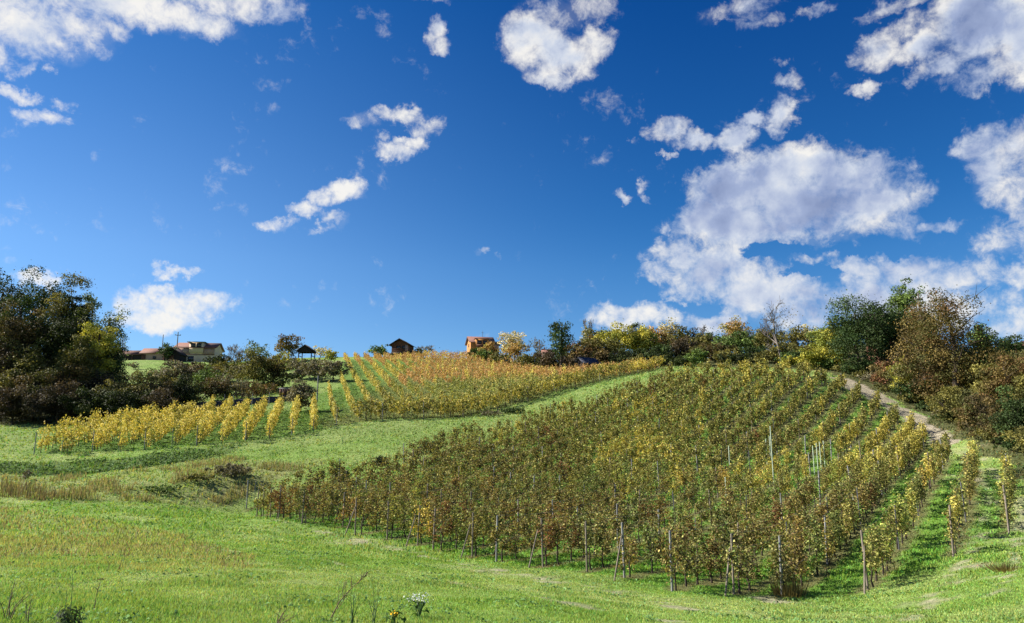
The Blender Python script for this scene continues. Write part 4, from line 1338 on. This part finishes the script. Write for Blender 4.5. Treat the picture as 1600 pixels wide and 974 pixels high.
def window(parent, x, y, z, w, h, rz=0, mull=1):
    """frame > pane, sitting just proud of a wall whose outside faces local -y"""
    fr = [(-w / 2, -w / 2 + .08, -.06, .02, -h / 2, h / 2), (w / 2 - .08, w / 2, -.06, .02, -h / 2, h / 2),
          (-w / 2 + .08, w / 2 - .08, -.06, .02, h / 2 - .08, h / 2), (-w / 2 + .08, w / 2 - .08, -.06, .02, -h / 2, -h / 2 + .08)]
    for k in range(mull):
        cx = -w / 2 + w * (k + 1) / (mull + 1); fr.append((cx - .04, cx + .04, -.055, .02, -h / 2 + .08, h / 2 - .08))
    v, f = boxes(fr)
    o = part('window', mesh_np('window', v, f), M_FRAME, parent, (x, y, z), rz)
    v, f = box(-w / 2 + .06, w / 2 - .06, -.025, .015, -h / 2 + .06, h / 2 - .06)
    part('pane', mesh_np('pane', v, f), M_GLASS, o)
    return o


def building(name, px, d, label, cat='house', rz=0, dz=0.0, py=None):
    a, b = P(px, 560, d)[:2]
    o = bpy.data.objects.new(name, None); COL.objects.link(o)
    z = float(zt(a, b)) if py is None else P(px, py, d)[2]
    o.location = (a, b, z + dz); o.rotation_euler = (0, 0, rz)
    return tag(o, label, cat)


S = 190 / F      # metres per photograph pixel at the house

# beige two storey house
h = building('house', 311, 190, 'beige two-storey house with red-brown roof and a wide dormer', py=569, rz=R(6))
part('wall', wall_mesh(9.6, 7.0, 3.9, 1.5), M_PLASTER_Y, h)
v, f = gable_mesh(9.6, 7.0, 3.9, 1.5, .55, .16); part('roof', mesh_np('roof', v, f), M_ROOF, h)
v, f = boxes([(-4.82, -1.2, -3.56, -3.5, 2.1, 3.75)]); part('upper_wall', mesh_np('upper_wall', v, f), M_PLASTER_P, h)
v, f = boxes([(1.9, 4.82, -3.56, -3.5, 2.1, 3.75)]); part('upper_wall', mesh_np('upper_wall', v, f), M_PLASTER_P, h)
v, f = boxes([(-1.5, 2.0, -3.75, -1.2, 2.4, 5.15)]); dm = part('dormer', mesh_np('dormer', v, f), M_PLASTER_Y, h)
v, f = boxes([(-1.95, 2.45, -4.2, -1.0, 5.15, 5.32)]); part('roof', mesh_np('dormer_roof', v, f), M_METAL, dm)
window(dm, -.5, -3.76, 4.45, 1.15, 1.1); window(dm, .95, -3.76, 4.45, 1.15, 1.1)
window(h, -1.0, -3.51, .95, 1.5, 1.3); window(h, -3.6, -3.51, .95, .9, 1.1, mull=0)
v, f = boxes([(-4.9, 4.9, -3.62, -3.5, 1.92, 2.08)]); part('cornice', mesh_np('cornice', v, f), M_BROWNWOOD, h)
v, f = boxes([(-.55, .55, -.5, .5, 0, 1.5), (-.7, .7, -.62, .62, 1.5, 1.66)]); part('chimney', mesh_np('chimney', v * (.6, .6, 1)), M_PLASTER_P, h, (-3.9, .6, 5.0)) if False else None

# long low barn, two roof heights
h = building('barn', 219, 186, 'long low barn with brown tiled roof and dark open front', 'barn', py=566)
part('wall', wall_mesh(7.6, 4, 1.75, 1.05), M_DARK, h, (.9 - 5.6 + 2.2, 0, 0))  # closed body; its dark colour stands in for shade inside the open bays
part('wall', wall_mesh(5.4, 4, 2.0, 1.15), M_PLASTER_P, h, (3.9, .05, 0))
v, f = gable_mesh(7.4, 4, 1.75, 1.1, .45); part('roof', mesh_np('roof', v, f), M_ROOF, h, (-2.7, 0, 0))
v, f = gable_mesh(5.6, 4, 2.05, 1.25, .45); part('roof', mesh_np('roof', v, f), M_ROOF, h, (4.0, .05, .1))
for x in (-6.1, -4.4, -2.7, -1.0):
    v, f = boxes([(x - .1, x + .1, -2.14, -2.02, -.5, 1.7)]); part('pillar', mesh_np('pillar', v, f), M_BROWNWOOD, h)
v, f = boxes([(1.35, 2.3, -2.1, -1.98, -.5, 1.7)]); part('door', mesh_np('door', v, f), M_BROWNWOOD, h)
window(h, 4.6, -1.98, .9, .8, .7, mull=0)

# black gabled shed
h = building('shed', 274, 180, 'black timber shed with steep gable beside the beige house', 'shed', rz=R(90), py=567)
part('wall', wall_mesh(4, 3.8, 1.9, 1.5), M_DARK, h)
v, f = gable_mesh(4, 3.8, 1.9, 1.6, .4); part('roof', mesh_np('roof', v, f), M_DARK, h)
v, f = boxes([(-2.06, -1.98, -.5, .45, -.4, 1.6)]); part('door', mesh_np('door', v, f), M_BROWNWOOD, h)

# black gazebo
h = building('gazebo', 479, 160, 'black open gazebo with steep gabled roof above the rounded bushes', 'gazebo', rz=R(90), py=562)
v, f = gable_mesh(3.0, 3.4, 1.75, 1.25, .3); part('roof', mesh_np('roof', v, f), M_DARK, h)
part('gable_board', wall_mesh(2.8, 3.2, 1.74, 1.2, 1.5), M_DARK, h)
for x in (-1.4, 1.4):
    for y in (-1.4, 1.4):
        v, f = boxes([(x - .09, x + .09, y - .09, y + .09, -1.5, 1.9)]); part('post', mesh_np('gazebo_post', v, f), M_DARK, h)
v, f = boxes([(-1.4, 1.4, -1.44, -1.36, .6, .75), (-1.4, 1.4, 1.36, 1.44, .6, .75)]); part('railing', mesh_np('railing', v, f), M_DARK, h)

# brown hut on the crest
h = building('hut', 629, 182, 'dark brown wooden hut with broad overhanging gable on the hill crest', 'hut', rz=R(82), py=552)
part('wall', wall_mesh(5, 4.2, 2.0, 1.0), M_BROWNWOOD, h)
v, f = gable_mesh(5, 4.2, 1.95, 1.25, .75, .12); part('roof', mesh_np('roof', v, f), M_DARK, h)
v, f = boxes([(-3.3, -2.5, -2.0, 2.0, -.6, -.1)]); dk = part('terrace', mesh_np('terrace', v, f), M_DARK, h)
v, f = boxes([(-3.3, -3.22, -2.0, 2.0, .55, .65), (-3.3, -3.22, -2.0, 2.0, .1, .2)]); part('railing', mesh_np('railing', v, f), M_BROWNWOOD, dk)
v, f = boxes([(-2.56, -2.5, -2.1, -1.3, -.5, 1.7)]); part('corner_wall', mesh_np('corner_wall', v, f), M_PLASTER_P, h)
window(h, -2.51, .4, 1.1, 1.0, .9, R(-90)); window(h, -2.51, -.9, 1.1, .7, .9, R(-90), 0)

# orange house
h = building('house', 750, 176, 'small orange house with red-brown roof and a balcony on the crest', py=550, rz=R(14))
part('wall', wall_mesh(5.6, 5, 2.0, 1.5), M_ORANGE, h)
v, f = gable_mesh(5.6, 5, 2.05, 1.5, .45, .12); part('roof', mesh_np('roof', v, f), M_ROOF, h)
v, f = boxes([(-1.7, 1.5, -2.95, -1.4, .6, 2.75)]); lg = part('dormer', mesh_np('dormer', v, f), M_ORANGE, h)
v, f = boxes([(-1.9, 1.7, -3.2, -1.2, 2.75, 2.87)]); part('roof', mesh_np('dormer_roof', v, f), M_ROOF, lg)
v, f = boxes([(-1.6, 1.4, -3.55, -2.95, .72, .8), (-1.6, 1.4, -3.55, -3.5, .8, 1.35)]); part('balcony', mesh_np('balcony', v, f), M_BROWNWOOD, lg)
window(lg, -.8, -2.96, 1.9, 1.1, 1.0); window(lg, .6, -2.96, 1.9, 1.0, 1.0)
window(h, -2.81, -.2, 1.4, .8, .8, R(-90), 0)
tv, tf = tubes([(np.array([(0, 0, 3.2), (0, 0, 5.2)]), [.05, .04]), (np.array([(-.35, 0, 4.7), (.35, 0, 4.7)]), [.03, .03])], 5)
part('aerial', mesh_np('aerial', tv, tf), M_METAL, h, (.6, 0, 0))
h = building('house', 770, 182, 'dark lean-to roof behind the orange bush, right of the orange house', py=551)
part('wall', wall_mesh(3, 3, 2.0, .6), M_PLASTER_P, h); v, f = gable_mesh(3, 3, 2.0, .6, .3); part('roof', mesh_np('roof', v, f), M_DARK, h)

# small roofs among the trees
h = building('cottage', 857, 150, 'tiny red-roofed cottage with chimney behind the round brown bush', 'cottage', py=562); h.scale = (.6, .6, .8)
part('wall', wall_mesh(4.2, 3.6, 1.6, .9), M_PLASTER_P, h); v, f = gable_mesh(4.2, 3.6, 1.6, .9, .4); part('roof', mesh_np('roof', v, f), M_ROOF, h)
v, f = boxes([(-.2, .2, -.2, .2, 1.8, 3.2)]); part('chimney', mesh_np('chimney', v, f), M_BROWNWOOD, h, (-1.3, .2, 0))
h = building('shed', 917, 127, 'blue-black shed roof half hidden under the rusty brown tree', 'shed', rz=R(30), py=577); h.scale = (.75, .75, .8)
part('wall', wall_mesh(4.4, 3.2, 1.1, 1.2), M_DARK, h); v, f = gable_mesh(4.4, 3.2, 1.1, 1.3, .35); part('roof', mesh_np('roof', v, f), mat_simple('slate_roof', (.045, .050, .075), (.03, .032, .05), 3, .6), h)
h = building('house', 1405, 97, 'house with low brown roof hidden between the dark trees on the bank', py=531, rz=R(-12))
part('wall', wall_mesh(6.4, 6, 1.9, 1.5, -5), M_BROWNWOOD, h); v, f = gable_mesh(6.4, 6, 1.9, 1.6, .7); part('roof', mesh_np('roof', v, f), mat_simple('brown_roof', (.075, .055, .048), (.05, .038, .032), 3, .85), h)
h = building('house', 1606, 100, 'house at the photo edge showing only a red-brown roof slope', py=574, rz=R(80))
part('wall', wall_mesh(7, 7, 1.6, 1.9, -4), M_PLASTER_W, h); v, f = gable_mesh(7, 7, 1.6, 2.0, .6); part('roof', mesh_np('roof', v, f), M_ROOF, h)

# poles
for px, top, d, lab, arm, rad in ((252, 523, 188, 'slim utility pole behind the barn, left of two', 0, .11), (275, 519, 186, 'utility pole with small crossarm above the black shed', 1, .13),
                                  (843, 531, 150, 'bare wooden pole beside the round brown bush', 0, .13), (1445, 458, 92, 'grey pole with crossarm among the trees on the bank', 1, .09)):
    a, b = P(px, 560, d)[:2]; zg = float(zt(a, b)); zt2 = P(px, top, d)[2]
    o = bpy.data.objects.new('utility_pole', None); COL.objects.link(o); o.location = (a, b, zg); tag(o, lab, 'pole')
    H = zt2 - zg
    tv, tf = tubes([(np.array([(0, 0, -.4), (0.02, 0, H * .5), (.0, 0, H)]), [rad * 1.2, rad, rad * .8])], 7)
    part('pole', mesh_np('pole', tv, tf), M_WOODPOST, o)
    if arm:
        v, f = boxes([(-.7, .7, -.06, .06, H - .9, H - .76)]); part('crossarm', mesh_np('crossarm', v, f), M_WOODPOST, o, None, R(20))
        for x in (-.6, 0, .6):
            v, f = boxes([(x - .05, x + .05, -.05, .05, H - .76, H - .58)]); part('insulator', mesh_np('insulator', v, f), M_METAL, o, None, R(20))

# pale trellis frame at the left wood edge, dark crate on the terrace, pale pole near vine rows
o = building('garden_frame', 163, 168, 'pale wooden garden frame at the foot of the left wood', 'frame', py=566)
for x in (-1.6, -.1, 1.4):
    v, f = boxes([(x - .09, x + .09, -.09, .09, -1, 1.6)]); part('post', mesh_np('frame_post', v, f), M_POST, o)
v, f = boxes([(-1.8, 1.6, -.07, .07, 1.6, 1.74)]); part('crossbar', mesh_np('crossbar', v, f), M_POST, o)
o = building('wooden_crate', 452, 108, 'dark wooden box on the grassy terrace left of the ball shaped bush', 'box')
v, f = boxes([(-1.0, 1.0, -.6, .6, .05, 1.05)]); part('body', mesh_np('crate_body', v, f), M_DARK, o)
v, f = boxes([(-1.08, 1.08, -.68, .68, 1.05, 1.16)]); part('lid', mesh_np('crate_lid', v, f), M_METAL, o)
for k_ in range(4):
    v, f = boxes([(-.98 + k_ * .52, -.60 + k_ * .52, -.65, -.60, .1, 1.0)]); part('plank', mesh_np('plank', v, f), M_BROWNWOOD, o)
a, b = hit(489, 632, 80)
tag(link('fence_post', post_mesh(.16, 3.6, M_POST), None, (a, b + 2, float(zt(a, b + 2)))), 'tall pale pole between the ball shaped bush and the vine rows', 'post')
# terrace wall below the orchard
A0 = np.array(hit(300, 642, 80)); A1 = np.array(hit(455, 628, 80))
n = 24; t_ = np.linspace(0, 1, n); X = A0[0] + (A1[0] - A0[0]) * t_; Y = A0[1] + (A1[1] - A0[1]) * t_ + 1.5; Z = zt(X, Y)
V = []; Fq = []
for i in range(n):
    j = .08 * math.sin(i * 1.7)
    V += [(X[i], Y[i] - .2 + j, Z[i] - .6), (X[i], Y[i] - .15 + j, Z[i] + .75 + .07 * math.sin(i * 2.3)), (X[i], Y[i] + .3, Z[i] + .78), (X[i], Y[i] + .35, Z[i] - .6)]
for i in range(n - 1):
    for q in range(3):
        Fq.append((i * 4 + q, i * 4 + 4 + q, i * 4 + 5 + q, i * 4 + 1 + q))
tag(link('retaining_wall', mesh_np('retaining_wall', np.array(V), np.array(Fq), None, mat_simple('dark_stone', (.06, .055, .06), (.03, .028, .032), 2.5, .95, .8))), 'low dark retaining wall under the orchard terrace', 'wall')

# ------------------------------------------------------------------ foreground weeds
M_STALK = mat_simple('dry_stalk', (.16, .11, .07), (.09, .06, .04), 12, .9)
M_GSTALK = mat_simple('green_stalk', (.10, .16, .06), (.07, .11, .04), 12, .8)


def weed(name, px, py, label, cat='weed'):
    a, b = hit(px, py)
    o = bpy.data.objects.new(name, None); COL.objects.link(o); o.location = (a, b, float(zt(a, b)) - .01)
    return tag(o, label, cat), b / F


rg = np.random.default_rng(5)
o, s = weed('dry_stalk', 515, 972, 'tall dry reddish branching stalk leaning right in the foreground')
main = np.array([(0, 0, 0), (.10, .0, .20), (.24, .02, .36), (.42, .03, .50)])
ln = [(main, [.008, .006, .004, .002])]
for q in range(16):
    k_ = .15 + .8 * rg.random(); p0 = main[0] + (main[-1] - main[0]) * k_ + (0, 0, .05 * math.sin(k_ * 3))
    sgn = rg.choice([-1, 1]); L = .18 * (1.1 - k_)
    ln.append((np.array([p0, p0 + (sgn * .3 * L + .25 * L, rg.normal() * .3 * L, .8 * L), p0 + (sgn * .5 * L + .5 * L, rg.normal() * .4 * L, 1.5 * L)]), [.0035, .0025, .0015]))
tv, tf = tubes(ln, 4); part('stem', mesh_np('stem', tv, tf), M_STALK, o)


def flower_plant(px, py, label, name, H, nst, headc, heads, hs, spread, stalk=M_GSTALK):
    o, s = weed(name, px, py, label, 'flower')
    ln = []; tips = []
    for q in range(nst):
        an = rg.random() * math.tau; e = np.array([math.cos(an) * spread * rg.random(), math.sin(an) * spread * rg.random(), H * (.75 + .3 * rg.random())])
        ln.append((np.array([(0, 0, 0), e * (.4, .4, .6), e]), [.005, .004, .002])); tips.append(e)
    tv, tf = tubes(ln, 4); part('stem', mesh_np('stem', tv, tf), stalk, o)
    pos = np.array(tips)[rg.integers(0, nst, heads)] + rg.normal(size=(heads, 3)) * (spread * .35, spread * .35, spread * .2)
    v, f = leaf_quads(pos, rg.normal(size=(heads, 3)) * .5 + (0, -.5, .8), hs * (.6 + .8 * rg.random(heads)), 1.0, .1)
    fh = part('flower_head', mesh_np('flower_head', v, f, np.repeat(np.array([headc]) * (.8 + .3 * rg.random((heads, 1))), 4, 0)), M_LEAF, o)
    fh['kind'] = 'stuff'
    n = 30; an = rg.random(n) * math.tau; r_ = .14 * rg.random(n)
    v, f = leaf_quads(np.c_[np.cos(an) * r_, np.sin(an) * r_, .04 + .14 * rg.random(n)], rg.normal(size=(n, 3)) + (0, 0, .5), .08, .5)
    part('leaves', mesh_np('leaves', v, f, np.full((len(v), 3), (.08, .15, .04))), M_LEAF, o)
    return o


flower_plant(655, 968, 'white flowering weed with a loose cluster of small blossoms', 'white_flower', .26, 9, (.80, .82, .84), 130, .014, .13)
flower_plant(617, 978, 'single bright yellow flower head near the bottom of the meadow', 'yellow_flower', .13, 3, (.85, .55, .03), 60, .025, .035)


def stalk_plant(px, py, label, H, n, head=None, lean=.08, mat=M_STALK):
    o, s = weed('dry_stalk', px, py, label)
    ln = []; tips = []
    for q in range(n):
        e = np.array([rg.normal() * lean, rg.normal() * lean, H * (.6 + .4 * rg.random() if q else 1)])
        ln.append((np.array([(rg.normal() * .02, rg.normal() * .02, 0), e * (.4, .4, .55), e]), [.005, .004, .002])); tips.append(e)
        for w in range(3):
            k_ = .4 + .5 * rg.random(); p0 = e * k_
            ln.append((np.array([p0, p0 + (rg.normal() * .04, rg.normal() * .04, .05)]), [.002, .001]))
    tv, tf = tubes(ln, 4); part('stem', mesh_np('stem', tv, tf), mat, o)
    if head:
        m_ = 50; pos = tips[0] + rg.normal(size=(m_, 3)) * (head, head, head * .35)
        v, f = leaf_quads(pos, rg.normal(size=(m_, 3)), head * .8); part('seed_head', mesh_np('seed_head', v, f, np.full((len(v), 3), (.09, .05, .035))), M_LEAF, o)
    return o


stalk_plant(144, 962, 'thin stalk with flat dark brown seed head on the lower left meadow', .36, 1, .018, .02)
stalk_plant(8, 975, 'cluster of dark dry stalks in the bottom left corner', .38, 6, None, .08)
stalk_plant(430, 985, 'low dry twigs beside the tall reddish stalk', .22, 6, None, .10)
stalk_plant(585, 985, 'grey-green upright stalks left of the yellow flower', .42, 4, None, .04, M_GSTALK)
stalk_plant(550, 982, 'grey-green upright stalks just right of the tall reddish stalk', .36, 4, None, .05, M_GSTALK)
stalk_plant(40, 980, 'pair of leaning stalks near the bottom left corner', .26, 2, None, .06)
o, s = weed('leafy_weed', 106, 985, 'dark leafy weed clump with one upright stalk near the bottom left')
n = 160; an = rg.random(n) * math.tau; r_ = .12 * rg.random(n) ** .5; zz = .02 + .17 * rg.random(n)
v, f = leaf_quads(np.c_[np.cos(an) * r_, np.sin(an) * r_, zz], np.c_[np.cos(an), np.sin(an), rg.random(n)], .07, .3)
part('leaves', mesh_np('leaves', v, f, np.repeat(np.array([(.06, .085, .035)]) * (.4 + 1.2 * rg.random((n, 1))), 4, 0)), M_LEAF, o)
tv, tf = tubes([(np.array([(0, 0, 0), (.0, .01, .25), (-.01, 0, .50)]), [.005, .004, .002]), (np.array([(-.04, 0, 0), (-.05, .01, .2), (-.05, 0, .36)]), [.004, .003, .002])], 4); part('stem', mesh_np('stem', tv, tf), M_GSTALK, o)
for q, (px, py, lab) in enumerate([(1230, 932, 'dry yellow grass tuft around the foot of the third row end post'), (1575, 892, 'small reddish dry tuft on the grass near the right edge')]):
    o, s = weed('grass_tuft', px, py, lab, 'grass tuft')
    n = 260; a = rg.normal(size=n) * .22; b = rg.normal(size=n) * .22; H = (.55 if q == 0 else .2) * (.4 + .8 * rg.random(n))
    V = np.empty((n, 3, 3)); w = .012
    V[:, 0] = np.c_[a - w, b, 0 * a]; V[:, 1] = np.c_[a + w, b, 0 * a]; V[:, 2] = np.c_[a * 1.5, b * 1.5, H]
    part('blades', mesh_np('blades', V.reshape(-1, 3), np.arange(3 * n).reshape(n, 3), np.repeat(np.array([(.22, .17, .07)]) * (.5 + .9 * rg.random((n, 1))), 3, 0)), M_GRASS, o)
print('objects', len(bpy.data.objects), 'tris', sum(len(m.loops) - 2 * len(m.polygons) for m in bpy.data.meshes), 'vines', len(vines), 'rows', len(row_ends))
